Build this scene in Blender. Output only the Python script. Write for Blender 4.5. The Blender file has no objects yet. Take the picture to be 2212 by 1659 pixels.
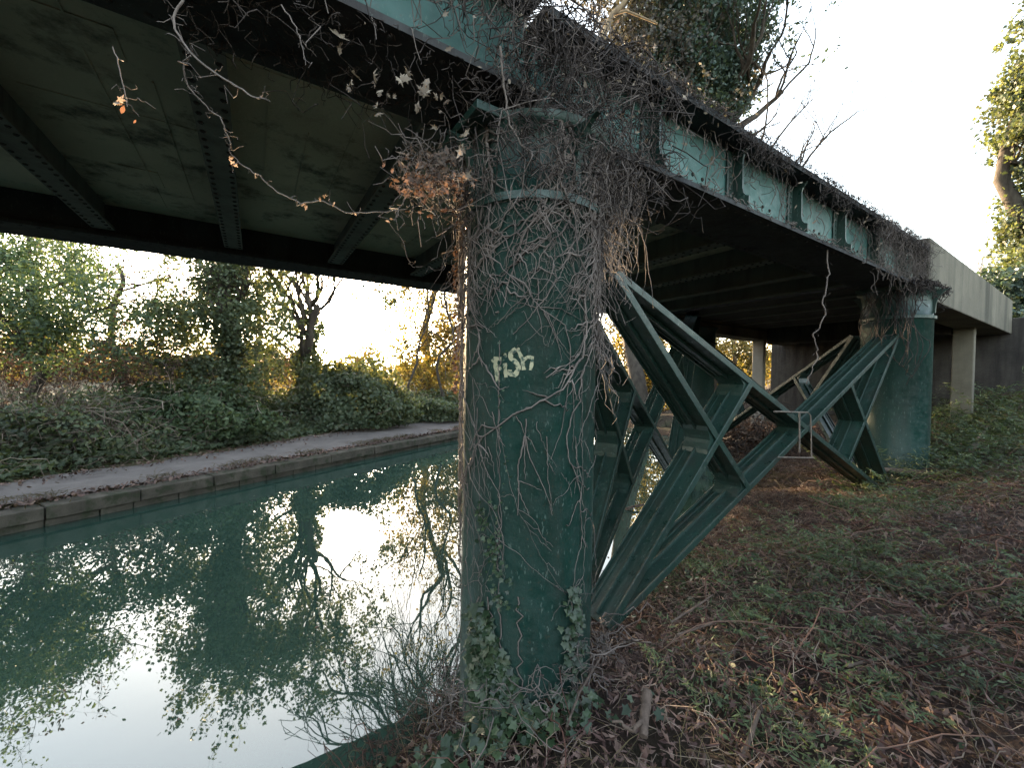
import bpy, math, random
import numpy as np
from math import sin, cos, pi, radians
R = random.Random(7)
rs = np.random.RandomState(11)
S = bpy.context.scene
COL = S.collection
# ------------------------------------------------------------------ camera geometry
FP, CX, CY, H = 876.0, 1106.0, 829.5, 1.75
PT, RL = radians(-1.03), radians(0.89)
CAM = np.array([0, 0, H])
def ray(x, y):
    vx, vy = (x-CX)/FP, -(y-CY)/FP
    c, s = cos(RL), sin(RL)
    a = vx*c-vy*s; b = vx*s+vy*c
    return np.array([a, cos(PT)-b*sin(PT), sin(PT)+b*cos(PT)])
def on_z(x, y, z):
    r = ray(x, y); return CAM+r*((z-H)/r[2])
def at(x, y, Y):
    r = ray(x, y); return CAM+r*(Y/r[1])
D = ray(2480, 835)[:2]; D = D/np.linalg.norm(D)      # along the bridge
C = np.array([-D[1], D[0]])                          # across the bridge
def W(s, p, z): return np.array([s*D[0]+p*C[0], s*D[1]+p*C[1], z])
def on_p(x, y, p):
    r = ray(x, y); t = p/(r[:2]@C); return CAM+r*t
PH = radians(29.5)
E_ = np.array([sin(PH), cos(PH)]); N_ = np.array([cos(PH), -sin(PH)])   # canal direction / towards near bank
def U(u, q, z): return np.array([u*E_[0]+q*N_[0], u*E_[1]+q*N_[1], z])

# ------------------------------------------------------------------ mesh builder
class MB:
    def __init__(s): s.v = []; s.n = 0; s.f = []
    def add(s, verts, faces):
        verts = np.asarray(verts, float).reshape(-1, 3); faces = np.asarray(faces, int)
        if faces.ndim == 1: faces = faces.reshape(1, -1)
        s.v.append(verts); s.f.append(faces+s.n); s.n += len(verts)
    def box8(s, P):
        s.add(P, [[0,3,2,1],[4,5,6,7],[0,1,5,4],[1,2,6,5],[2,3,7,6],[3,0,4,7]])
    def sbox(s, s0, s1, p0, p1, z0, z1):
        s.box8([W(s0,p0,z0),W(s1,p0,z0),W(s1,p1,z0),W(s0,p1,z0),W(s0,p0,z1),W(s1,p0,z1),W(s1,p1,z1),W(s0,p1,z1)])
    def ubox(s, u0, u1, q0, q1, z0, z1):
        s.box8([U(u0,q0,z0),U(u0,q1,z0),U(u1,q1,z0),U(u1,q0,z0),U(u0,q0,z1),U(u0,q1,z1),U(u1,q1,z1),U(u1,q0,z1)])
    def obox(s, c, ax, ay, az):      # centre and half vectors
        c, ax, ay, az = map(np.asarray, (c, ax, ay, az))
        s.box8([c-ax-ay-az, c+ax-ay-az, c+ax+ay-az, c-ax+ay-az, c-ax-ay+az, c+ax-ay+az, c+ax+ay+az, c-ax+ay+az])
    def prism(s, pts, off):          # planar loop of points extruded by off
        P = np.asarray(pts, float); n = len(P)
        s.add(np.vstack([P, P+off]), [[i, (i+1) % n, n+(i+1) % n, n+i] for i in range(n)])
        s.add(P, [list(range(n))[::-1]]); s.add(P+off, [list(range(n))])
    def tube(s, P, r, k=4, cap=False):
        P = np.asarray(P, float); n = len(P)
        if n < 2: return
        r = np.full(n, r) if np.isscalar(r) else np.asarray(r, float)
        if len(r) != n: r = np.interp(np.linspace(0, 1, n), np.linspace(0, 1, len(r)), r)
        T = np.gradient(P, axis=0); T /= (np.linalg.norm(T, axis=1)[:, None]+1e-9)
        m = T.mean(0); ref = np.eye(3)[np.argmin(np.abs(m))]
        A = np.cross(T, ref); A /= (np.linalg.norm(A, axis=1)[:, None]+1e-9); B = np.cross(T, A)
        th = np.arange(k)*2*pi/k
        V = P[:, None]+r[:, None, None]*(A[:, None]*np.cos(th)[None, :, None]+B[:, None]*np.sin(th)[None, :, None])
        i = np.arange(n-1)[:, None]*k; j = np.arange(k)[None]; j2 = (j+1) % k
        s.add(V.reshape(-1, 3), np.stack([i+j, i+j2, i+k+j2, i+k+j], -1).reshape(-1, 4))
        if cap:
            s.add(V[0], [list(range(k))[::-1]]); s.add(V[-1], [list(range(k))])
    def lathe(s, c, prof, k=48):     # prof [(r,z)]
        th = np.arange(k)*2*pi/k; n = len(prof)
        V = np.array([[(c[0]+r*cos(t), c[1]+r*sin(t), z) for t in th] for r, z in prof]).reshape(-1, 3)
        i = np.arange(n-1)[:, None]*k; j = np.arange(k)[None]; j2 = (j+1) % k
        s.add(V, np.stack([i+j, i+j2, i+k+j2, i+k+j], -1).reshape(-1, 4))
    def dome(s, c, nrm, r):
        nrm = np.asarray(nrm, float); a = np.cross(nrm, [.3, .5, .8]); a /= np.linalg.norm(a); b = np.cross(nrm, a); c = np.asarray(c)
        V = []
        for rr, hh in ((1, 0), (.75, .5)):
            for t in range(6): V.append(c+r*rr*(a*cos(t*pi/3)+b*sin(t*pi/3))+nrm*r*hh)
        V.append(c+nrm*r*.72)
        s.add(V, [[i, (i+1) % 6, 6+(i+1) % 6, 6+i] for i in range(6)])
        s.add(V[6:], [[i, (i+1) % 6, 6] for i in range(6)])
    def leaves(s, P, size, tmpl, nrm=None, jit=1.0, fold=.25):
        """P (N,3); tmpl (k,2) outline; nrm preferred normal or None"""
        P = np.asarray(P, float); N = len(P)
        if N == 0: return
        n = rs.normal(size=(N, 3))*jit
        if nrm is not None: n = n+np.asarray(nrm)
        n /= np.linalg.norm(n, axis=1)[:, None]+1e-9
        a = np.cross(n, rs.normal(size=(N, 3))); a /= np.linalg.norm(a, axis=1)[:, None]+1e-9
        b = np.cross(n, a)
        sz = (np.full(N, size) if np.isscalar(size) else np.asarray(size))*rs.uniform(.55, 1.25, N)
        t = np.asarray(tmpl, float); k = len(t)
        V = P[:, None]+sz[:, None, None]*(a[:, None]*t[None, :, 0, None]+b[:, None]*t[None, :, 1, None]
              + n[:, None]*(fold*(np.abs(t[None, :, 0, None])+.5*t[None, :, 1, None]**2))*rs.uniform(-1.5, 1.5, N)[:, None, None])
        s.add(V.reshape(-1, 3), np.arange(N*k).reshape(N, k))
    def build(s, name, mat, parent=None, smooth=False, bevel=0, extra=None):
        n0 = sum(len(f) for f in s.f)
        if extra is not None:
            s.f += [f+s.n for f in extra[0].f]; s.v += extra[0].v
        me = bpy.data.meshes.new(name)
        V = np.vstack(s.v); root = parent
        off = np.zeros(3)
        while root is not None:
            off += np.array(root.location); root = root.parent
        V = V-off
        me.vertices.add(len(V)); me.vertices.foreach_set('co', V.astype(np.float32).ravel())
        L = np.concatenate([f.ravel() for f in s.f]); cnt = np.concatenate([np.full(len(f), f.shape[1]) for f in s.f])
        me.loops.add(len(L)); me.loops.foreach_set('vertex_index', L.astype(np.int32))
        me.polygons.add(len(cnt)); st = np.concatenate([[0], np.cumsum(cnt)[:-1]])
        me.polygons.foreach_set('loop_start', st.astype(np.int32))
        sm = smooth or mat.name in ('dead_ivy_bark', 'dark_ivy_bark', 'tree_bark', 'pale_bark', 'dry_twig', 'bramble_stem', 'fallen_wood', 'rusty_rod', 'cream_paint')
        me.polygons.foreach_set('use_smooth', np.full(len(cnt), sm))
        me.update(calc_edges=True); me.validate()
        me.materials.append(mat)
        if extra is not None:
            me.materials.append(extra[1]); mi = np.zeros(len(me.polygons), np.int32); mi[n0:] = 1; me.polygons.foreach_set('material_index', mi)
        o = bpy.data.objects.new(name, me); COL.objects.link(o)
        if parent is not None: o.parent = parent
        if bevel:
            b = o.modifiers.new('bevel', 'BEVEL'); b.width = bevel; b.segments = 2; b.limit_method = 'ANGLE'
        return o
def tag(o, label=None, cat=None, group=None, kind=None):
    if label: o['label'] = label
    if cat: o['category'] = cat
    if group: o['group'] = group
    if kind: o['kind'] = kind
    return o
def empty(name, loc, label=None, cat=None, group=None):
    o = bpy.data.objects.new(name, None); COL.objects.link(o); o.location = tuple(loc); o.empty_display_size = .2
    return tag(o, label, cat, group)

# leaf outlines
OVAL = [(0, -1), (.45, -.4), (.5, .2), (0, 1), (-.5, .2), (-.45, -.4)]
DIAM = [(0, -1), (.5, 0), (0, 1), (-.5, 0)]
IVY = [(0, -.55), (.5, -.75), (.55, -.2), (1, .05), (.45, .3), (0, 1.05), (-.45, .3), (-1, .05), (-.55, -.2), (-.5, -.75)]
CURL = [(0, -.9), (.28, -.45), (.42, -.5), (.30, 0), (.62, .28), (.26, .34), (.10, 1.15), (-.12, .5), (-.5, .42), (-.26, .05), (-.36, -.4), (-.12, -.5)]
NARROW = [(0, -1), (.22, -.2), (0, 1), (-.22, -.2)]

# ------------------------------------------------------------------ materials
def nodes(name):
    m = bpy.data.materials.new(name); m.use_nodes = True
    nt = m.node_tree; nt.nodes.clear()
    return m, nt
def N(nt, t, **k):
    n = nt.nodes.new(t)
    for a, v in k.items():
        if a in n.inputs.keys(): n.inputs[a].default_value = v
        else: setattr(n, a, v)
    return n
def ramp(nt, fac, stops):
    r = nt.nodes.new('ShaderNodeValToRGB'); e = r.color_ramp.elements
    while len(e) > 1: e.remove(e[-1])
    e[0].position = stops[0][0]; e[0].color = (*stops[0][1], 1)
    for p, c in stops[1:]:
        q = e.new(p); q.color = (*c, 1)
    nt.links.new(fac, r.inputs['Fac']); return r.outputs['Color']
def tex(nt, scale, detail=6, rough=.6, stretch=None):
    tc = nt.nodes.new('ShaderNodeTexCoord'); src = tc.outputs['Object']
    if stretch:
        mp = nt.nodes.new('ShaderNodeMapping'); mp.inputs['Scale'].default_value = stretch
        nt.links.new(src, mp.inputs['Vector']); src = mp.outputs['Vector']
    n = N(nt, 'ShaderNodeTexNoise', Scale=scale, Detail=detail, Roughness=rough); nt.links.new(src, n.inputs['Vector'])
    return n.outputs['Fac']
def mixc(nt, fac, a, b, mode='MIX'):
    m = nt.nodes.new('ShaderNodeMix'); m.data_type = 'RGBA'; m.blend_type = mode
    for sock, v in ((m.inputs[0], fac), (m.inputs[6], a), (m.inputs[7], b)):
        if hasattr(v, 'is_linked') or hasattr(v, 'links'): nt.links.new(v, sock)
        elif isinstance(v, tuple): sock.default_value = (*v, 1)
        else: sock.default_value = v
    return m.outputs[2]
def finish(nt, col, rough, bump=None, bs=.3, bd=.01, spec=.5, metal=0, sheen=0):
    p = nt.nodes.new('ShaderNodeBsdfPrincipled'); o = nt.nodes.new('ShaderNodeOutputMaterial')
    if isinstance(col, tuple): p.inputs['Base Color'].default_value = (*col, 1)
    else: nt.links.new(col, p.inputs['Base Color'])
    if isinstance(rough, (int, float)): p.inputs['Roughness'].default_value = rough
    else: nt.links.new(rough, p.inputs['Roughness'])
    p.inputs['Specular IOR Level'].default_value = spec; p.inputs['Metallic'].default_value = metal
    if bump is not None:
        b = N(nt, 'ShaderNodeBump', Strength=bs, Distance=bd); nt.links.new(bump, b.inputs['Height']); nt.links.new(b.outputs['Normal'], p.inputs['Normal'])
    nt.links.new(p.outputs['BSDF'], o.inputs['Surface'])
    return p
def paint(name, c1, c2, dirt, amt=.5, rust=(.10, .045, .02), rough=.42, sc=1.0, spec=.5):
    m, nt = nodes(name)
    base = mixc(nt, ramp(nt, tex(nt, 2.2*sc), [(.35, (0, 0, 0)), (.65, (1, 1, 1))]), c1, c2)
    st = ramp(nt, tex(nt, 7*sc, 8, .65, (1, 1, .12)), [(.48, (0, 0, 0)), (.68, (1, 1, 1))])      # vertical run marks
    v = mixc(nt, amt, (0, 0, 0), st); c = mixc(nt, v, base, dirt)
    sp = ramp(nt, tex(nt, 60*sc, 5, .7), [(.60, (0, 0, 0)), (.70, (1, 1, 1))])
    v2 = mixc(nt, .35, (0, 0, 0), sp); c = mixc(nt, v2, c, rust)
    sp2 = ramp(nt, tex(nt, 85*sc, 3, .6, (1, 1, .3)), [(.63, (0, 0, 0)), (.66, (1, 1, 1))])
    v3 = mixc(nt, .22, (0, 0, 0), sp2); c = mixc(nt, v3, c, (.22, .27, .24))
    rr = ramp(nt, tex(nt, 14*sc), [(.3, (rough-.14,)*3), (.7, (rough+.22,)*3)])
    finish(nt, c, rr, tex(nt, 38*sc, 6, .7), .35, .006, spec)
    return m
def noisy(name, stops, scale, rough=.85, stretch=None, bs=.6, bd=.02, bscale=None, spec=.3, second=None):
    m, nt = nodes(name)
    c = ramp(nt, tex(nt, scale, 8, .65, stretch), stops)
    if second:
        f = ramp(nt, tex(nt, second[0], 6, .6, second[4] if len(second) > 4 else None), [(second[1], (0, 0, 0)), (second[2], (1, 1, 1))])
        c = mixc(nt, f, c, second[3])
    finish(nt, c, rough, tex(nt, bscale or scale*4, 8, .7), bs, bd, spec)
    return m
def leafmat(name, cols, trans=.35, rough=.55, spec=.3, tcol=None):
    m, nt = nodes(name)
    g = nt.nodes.new('ShaderNodeNewGeometry')
    n = len(cols); c = ramp(nt, g.outputs['Random Per Island'], [(i/(n-1), cols[i]) for i in range(n)])
    big = ramp(nt, tex(nt, .9, 3, .5), [(.35, (.62, .62, .62)), (.65, (1.25, 1.25, 1.25))])
    c = mixc(nt, 1.0, c, big, 'MULTIPLY')
    p = nt.nodes.new('ShaderNodeBsdfPrincipled'); p.inputs['Roughness'].default_value = rough; p.inputs['Specular IOR Level'].default_value = spec
    nt.links.new(c, p.inputs['Base Color'])
    if trans > 0:
        t = nt.nodes.new('ShaderNodeBsdfTranslucent')
        nt.links.new(mixc(nt, 1.0, c, tcol or (1.7, 1.5, .55), 'MULTIPLY'), t.inputs['Color'])
        mx = nt.nodes.new('ShaderNodeMixShader'); mx.inputs[0].default_value = trans
        nt.links.new(p.outputs[0], mx.inputs[1]); nt.links.new(t.outputs[0], mx.inputs[2]); out = mx.outputs[0]
    else: out = p.outputs[0]
    o = nt.nodes.new('ShaderNodeOutputMaterial'); nt.links.new(out, o.inputs['Surface'])
    return m
M = {}
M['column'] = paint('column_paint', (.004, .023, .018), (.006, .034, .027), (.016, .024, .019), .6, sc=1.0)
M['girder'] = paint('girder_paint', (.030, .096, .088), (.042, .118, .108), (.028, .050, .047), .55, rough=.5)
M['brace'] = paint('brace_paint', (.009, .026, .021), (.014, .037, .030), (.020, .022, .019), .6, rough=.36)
M['under'] = paint('underside_paint', (.13, .128, .12), (.17, .168, .16), (.07, .06, .055), .6, rough=.85, spec=.12)
M['grime'] = paint('grimy_paint', (.040, .042, .046), (.060, .062, .064), (.030, .025, .026), .6, rough=.85, spec=.1)  # darker grey paint on the flanges and the far girder
M['rivet'] = noisy('rivet_rust', [(.3, (.012, .012, .012)), (.7, (.03, .025, .02))], 20)
def slabmat():
    m, nt = nodes('deck_concrete')
    a = ramp(nt, tex(nt, 1.3, 8, .65), [(.3, (.42, .35, .275)), (.7, (.55, .47, .38))])
    b = ramp(nt, tex(nt, 3, 8, .75), [(.52, (0, 0, 0)), (.66, (1, 1, 1))])
    c = mixc(nt, b, a, (.13, .11, .095))
    k = ramp(nt, tex(nt, 2.3, 8, .75), [(.55, (0, 0, 0)), (.85, (.7, .7, .7))])
    c = mixc(nt, k, c, (.10, .035, .025))
    finish(nt, c, .9, tex(nt, 25, 8, .7), .6, .015, .2); return m
M['slab'] = slabmat()
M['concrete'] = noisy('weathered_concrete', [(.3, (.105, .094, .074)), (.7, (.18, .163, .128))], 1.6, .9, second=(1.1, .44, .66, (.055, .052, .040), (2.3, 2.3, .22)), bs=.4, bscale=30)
M['grimecon'] = noisy('grimy_concrete', [(.3, (.035, .032, .030)), (.7, (.075, .068, .062))], 2, .95, second=(3, .45, .7, (.025, .022, .022), (3, 3, .3)), bscale=20)  # darker concrete; its tone stands in for shade under the span, streaks are stains
M['whitecon'] = noisy('pale_concrete', [(.3, (.22, .205, .185)), (.7, (.31, .29, .265))], 2.0, .9)  # paler copy of the concrete; its brightness stands in for sun on the far pillar
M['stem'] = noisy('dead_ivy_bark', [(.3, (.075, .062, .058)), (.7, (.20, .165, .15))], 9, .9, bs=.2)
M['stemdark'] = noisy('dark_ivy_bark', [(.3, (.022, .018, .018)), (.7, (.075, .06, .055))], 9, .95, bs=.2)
M['bark'] = noisy('tree_bark', [(.3, (.030, .024, .020)), (.7, (.09, .075, .06))], 8, .95, (1, 1, .3))
M['palebark'] = noisy('pale_bark', [(.3, (.14, .10, .065)), (.7, (.32, .24, .15))], 8, .9, (1, 1, .3))
M['twig'] = leafmat('dry_twig', [(.07, .05, .042), (.13, .10, .08), (.22, .17, .135), (.32, .26, .21)], 0, .85, .2)
M['bramble'] = leafmat('bramble_stem', [(.05, .022, .022), (.09, .045, .035), (.14, .09, .07)], 0, .8, .2)
M['litter'] = leafmat('dead_leaf', [(.040, .022, .020), (.085, .048, .042), (.14, .085, .072), (.20, .135, .11), (.09, .060, .055)], .1, .7, .35)
M['pale_leaf'] = leafmat('withered_leaf', [(.10, .08, .065), (.19, .155, .125), (.27, .23, .19), (.36, .31, .26)], .25, .8, .2, (1.2, .9, .6))
M['brown_leaf'] = leafmat('brown_ivy_leaf', [(.065, .046, .038), (.11, .080, .064), (.17, .13, .105)], .2, .8, .2, (1.2, .85, .6))
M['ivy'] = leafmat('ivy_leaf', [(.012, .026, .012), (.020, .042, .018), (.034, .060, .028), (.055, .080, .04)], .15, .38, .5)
M['ivyfar'] = leafmat('ivy_leaf_far', [(.045, .064, .036), (.07, .096, .054), (.10, .13, .078), (.14, .155, .10)], .38, .5, .4)  # ivy leaf colour lightened to stand in for haze on the far bank
M['dullivy'] = leafmat('dull_ivy_leaf', [(.05, .045, .042), (.075, .07, .06), (.11, .10, .085)], .15, .7, .3)
M['herb'] = leafmat('herb_leaf', [(.035, .058, .030), (.06, .09, .045), (.10, .13, .07)], .3, .55, .3)
M['willow'] = leafmat('willow_leaf', [(.06, .095, .06), (.09, .14, .085), (.14, .19, .12)], .45, .5, .4)
M['conifer'] = leafmat('dark_evergreen_leaf', [(.035, .06, .055), (.05, .085, .07), (.085, .125, .10)], .25, .5, .4)
M['gold'] = leafmat('autumn_leaf', [(.12, .09, .045), (.17, .135, .06), (.14, .145, .06), (.22, .17, .085)], .5, .6, .3)
M['grass'] = leafmat('dry_grass', [(.06, .050, .028), (.11, .090, .05), (.17, .135, .085)], .3, .7, .2)
M['iron'] = noisy('rusty_rod', [(.3, (.10, .08, .07)), (.7, (.22, .18, .15))], 30, .6)
M['creampaint'] = noisy('cream_paint', [(.3, (.24, .23, .15)), (.7, (.36, .34, .23))], 30, .8, second=(45, .50, .64, (.03, .06, .05)), bs=.1)
M['path'] = noisy('path_gravel', [(.3, (.12, .105, .098)), (.7, (.20, .175, .165))], 3, .95, second=(40, .6, .7, (.22, .2, .19)), bs=.5, bscale=60)
M['stone'] = noisy('coping_stone', [(.3, (.055, .048, .040)), (.7, (.14, .122, .10))], 4, .9, second=(7, .5, .62, (.05, .055, .035)), bs=.6, bscale=25)
M['soil'] = noisy('bank_soil', [(.3, (.022, .014, .012)), (.7, (.060, .038, .030))], 5, .95, bs=1, bd=.04, second=(1.1, .5, .7, (.030, .034, .016)))
M['field'] = noisy('field_soil', [(.3, (.045, .040, .022)), (.7, (.10, .085, .045))], 2, .95, bs=1, bd=.04)
def watermat():
    m, nt = nodes('canal_water')
    d = nt.nodes.new('ShaderNodeBsdfDiffuse'); d.inputs['Color'].default_value = (.028, .058, .046, 1)
    g = nt.nodes.new('ShaderNodeBsdfGlossy'); g.inputs['Roughness'].default_value = .012; g.inputs['Color'].default_value = (.93, .97, 1, 1)
    b = N(nt, 'ShaderNodeBump', Strength=.03, Distance=.03)
    nt.links.new(tex(nt, 1.7, 3, .5), b.inputs['Height'])
    f = N(nt, 'ShaderNodeFresnel', IOR=WIOR)
    for x in (d, g, f): nt.links.new(b.outputs[0], x.inputs['Normal'])
    mx = nt.nodes.new('ShaderNodeMixShader'); o = nt.nodes.new('ShaderNodeOutputMaterial')
    nt.links.new(f.outputs[0], mx.inputs[0]); nt.links.new(d.outputs[0], mx.inputs[1]); nt.links.new(g.outputs[0], mx.inputs[2]); nt.links.new(mx.outputs[0], o.inputs['Surface'])
    return m
WIOR = 2.1
M['water'] = watermat()

# ------------------------------------------------------------------ terrain
def hash2(x, y):
    return (np.sin(x*1.7+y*2.3)*.5+np.sin(x*4.1-y*3.3+1.3)*.3+np.sin(x*9.7+y*8.1+.4)*.2)
def shore(u):
    return np.interp(u, [-20, .9, 1.7, 2.2, 2.9, 6.6, 9, 12, 15, 60], [-1.35, -1.3, -1.25, -1.12, -.92, -.20, 0.0, -.7, -3.9, -3.9])+.05*np.sin(u*3.1)
def near_h(u, q):
    d = q-shore(u)
    z = np.interp(d, [-.6, -.1, .05, .35, .9, 2.35, 4, 6, 9, 14, 30, 700], [-.6, -.2, .04, .20, .38, .74, 1.15, 2.0, 2.9, 3.5, 3.8, 4.5])
    return z+np.clip(d*2, 0, 1)*.05*hash2(u*1.4, q*1.4)
def far_h(u, q):
    d = -q-8.3-np.clip(u-1.3, 0, 22)*.116
    return np.interp(d, [-.2, 0, .6, 1.6, 4, 15, 900], [.24, .27, .42, .62, .75, .8, 1.5])+np.clip(d, 0, 1)*.1*hash2(u, q)
def zn(X, Y):
    q = X*N_[0]+Y*N_[1]; u = X*E_[0]+Y*E_[1]; return float(near_h(u, q))
def zf(X, Y):
    q = X*N_[0]+Y*N_[1]; u = X*E_[0]+Y*E_[1]; return float(far_h(u, q))
def sheet(us, qs, h):
    uu, qq = np.meshgrid(us, qs, indexing='ij'); zz = h(uu, qq)
    X = uu*E_[0]+qq*N_[0]; Y = uu*E_[1]+qq*N_[1]
    m = MB(); n, k = uu.shape
    i = np.arange(n-1)[:, None]*k; j = np.arange(k-1)[None]
    m.add(np.stack([X, Y, zz], -1).reshape(-1, 3), np.stack([i+j, i+k+j, i+k+j+1, i+j+1], -1).reshape(-1, 4)); return m
us = np.concatenate([[-600, -200, -60, -20], np.arange(-10, 20, .12), np.arange(20, 60, 2), [100, 250, 600]])
qs = np.concatenate([np.arange(-4.7, 6, .09), np.arange(6, 16, .5), [20, 30, 60, 150, 700]])
tag(sheet(us, qs, near_h).build('bank', M['soil'], None, True), kind='structure')
qf = -np.concatenate([[8.25], np.arange(8.4, 14, .25), [15, 18, 25, 40, 80, 200, 700]])
tag(sheet(us, qf[::-1], far_h).build('ground', M['field'], None, True), kind='structure')
# towpath
def path_h(u, q): return .262+.02*hash2(u, q*2)+0*u
m = sheet(np.concatenate([[-600, -100, -20], np.arange(-10, 25, .3), [40, 100, 600]]), -np.arange(11.6, 6.85, -.12), path_h)
tag(m.build('path', M['path'], None, True), kind='structure')
w = MB(); w.add([U(-600, -7.6, 0), U(600, -7.6, 0), U(600, 2.0, 0), U(-600, 2.0, 0)], [[0, 3, 2, 1]])
tag(w.build('water', M['water']), kind='structure')
b = MB(); b.add([U(-600, -7.6, -.58), U(600, -7.6, -.58), U(600, 2.0, -.58), U(-600, 2.0, -.58)], [[0, 3, 2, 1]])
tag(b.build('canal_bed', M['soil']), kind='structure')
# canal edge wall with coping stones
m = MB(); u = -30.0
while u < 60:
    L = R.uniform(.7, 1.2); j = R.uniform(-.012, .012); zt = .232+R.uniform(-.012, .012)
    m.ubox(u+.006, u+L-.006, -7.02, -6.64+j, .085, zt)
    u += L
u = -30.0
while u < 60:
    L = R.uniform(.3, .5); j = R.uniform(-.015, .01)
    m.ubox(u+.005, u+L-.005, -7.0, -6.70+j, -.5, .078); u += L
tag(m.build('canal_edge', M['stone'], None, False, .012), kind='structure')
m = MB(); m.ubox(-600, 600, -7.3, -6.98, -.6, .225)
tag(m.build('verge', M['field']), kind='structure')

# ------------------------------------------------------------------ the steel bridge
c1 = W(1.145, 1.64, 0); c2 = W(6.48, 1.64, 0); c3 = W(7.93, 5.12, 0)
bridge = empty('steel_bridge', (c1[0], c1[1], 0), 'green riveted steel girder bridge on round columns spanning the canal', 'bridge')
ZB = 2.85   # girder soffit
def girder(s0, s1, p0, p1, zb, zt, webo, webi, sts, outward, lab=None):
    m = MB(); rv = MB()
    if outward:
        for s in sts:
            for ds, z in ((.42, .17), (.52, .165), (.40, .075), (.53, .07)):
                if s+ds < s1-.1 and s > 1: rv.dome(W(s+ds, webo, zb+z), (-C[0], -C[1], 0), .014)
    fl = MB(); fl.sbox(s0, s1, p0, p1, zb, zb+.028)
    m.sbox(s0, s1, p0+.03, p1-.03, zb+.028, zb+.045)
    m.sbox(s0+.01, s1-.01, webo, webo+.02, zb+.045, zt-.04)
    m.sbox(s0+.01, s1-.01, webi-.02, webi, zb+.045, zt-.04)
    fl.sbox(s0, s1, p0-.02, p1+.02, zt-.04, zt)
    fl.sbox(s0, s1, p0+.02, p1-.02, zt, zt+.02)
    # rivets on the underside of the flange and pairs on the web
    s = s0+.1
    while s < s1-.05:
        for p in (p0+.05, p1-.05): fl.dome(W(s, p, zb), (0, 0, -1), .013)
        s += .1
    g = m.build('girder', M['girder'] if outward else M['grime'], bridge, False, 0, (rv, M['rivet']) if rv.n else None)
    if lab: g['label'] = lab
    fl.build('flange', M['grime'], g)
    for s in sts:
        k = MB(); o = W(.018, 0, 0)
        pe = p0 if outward else p1
        a = webo if outward else webi
        sg = -1 if outward else 1
        dep = abs(a-pe)
        pr = [(0, zb+.047), (dep*.97, zb+.047), (dep*.97, zb+.105), (dep*.80, zb+.115), (dep*.68, zb+.135), (dep*.62, zb+.17), (dep*.60, zt-.12), (dep*.66, zt-.09), (dep*.9, zt-.05), (0, zt-.05)]
        k.prism([W(s, a+sg*dd, z) for dd, z in pr], W(.018, 0, 0))
        # tee cap on the plate and fixing angle on the web

        k.sbox(s-.07, s-.001, a+sg*.012-.006+0.001, a+sg*.012+.006, zb+.05, zt-.06)
        for i in range(8): k.dome(W(s-.04, a+sg*.018, zb+.09+i*(zt-zb-.2)/7), (sg*C[0], sg*C[1], 0), .011)
        k.build('stiffener', M['brace'] if outward else M['grime'], g, False, .003)  # darker brace paint here stands in for shade on the stiffener sides
        # lifting rivet marks
        for ds in (.45, .57):
            if s+ds < s1-.1:
                pass
    return g
st = [1.866+.845*i for i in range(0, 6)]
girder(1.05, 6.62, 1.42, 1.88, ZB, 3.33, 1.545, 1.78, st, True)
girder(-12, 1.045, 1.42, 1.88, 2.945, 3.42, 1.545, 1.78, [1.02-.845*i for i in range(1, 15)], True)
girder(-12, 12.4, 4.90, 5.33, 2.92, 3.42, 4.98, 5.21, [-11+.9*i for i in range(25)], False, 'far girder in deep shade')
# cross beams
for i in range(-12, 13):
    s = .76+.93*i
    m = MB(); zb = 2.975
    m.sbox(s-.075, s+.075, 1.885, 4.895, zb, zb+.02)
    m.sbox(s-.008, s+.008, 1.885, 4.895, zb+.02, 3.26)
    m.sbox(s-.06, s-.009, 1.885, 4.895, zb+.02, zb+.03)
    m.sbox(s+.009, s+.06, 1.885, 4.895, zb+.02, zb+.03)
    k = None
    if abs(i) < 5:
        k = MB(); p = 1.93
        while p < 4.87:
            for ds in (-.052, .052): k.dome(W(s+ds, p, zb), (0, 0, -1), .014)
            p += .085
    m.build('cross_beam', M['under'], bridge, False, 0, (k, M['rivet']) if k else None)
# deck slab with faint form-board seams
m = MB(); m.sbox(-12.2, 6.6, 1.87, 4.93, 3.20, 3.32)
for i in range(-13, 6):
    for sj in (.25, .48, .72):
        if R.random() < .7: m.sbox(.76+.93*(i+sj)-.004, .76+.93*(i+sj)+.004, 2.0+R.random(), 4.8-R.random(), 3.192, 3.21)
for i in range(-6, 6):
    for pj in (2.3, 3.1, 3.9):
        a_ = .76+.93*i+.1+.4*R.random()
        if R.random() < .6: m.sbox(a_, a_+R.uniform(.2, .4), pj+R.uniform(-.3, .3), pj+.31, 3.194, 3.205) if R.random() < .25 else m.sbox(.76+.93*i+.09, .76+.93*i+.84, pj+R.gauss(0, .1), pj+.305, 3.197, 3.21) if False else m.sbox(.76+.93*i+.085, .76+.93*i+.845, pj, pj+.005, 3.196, 3.21)
m.build('deck', M['slab'], bridge)
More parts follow.
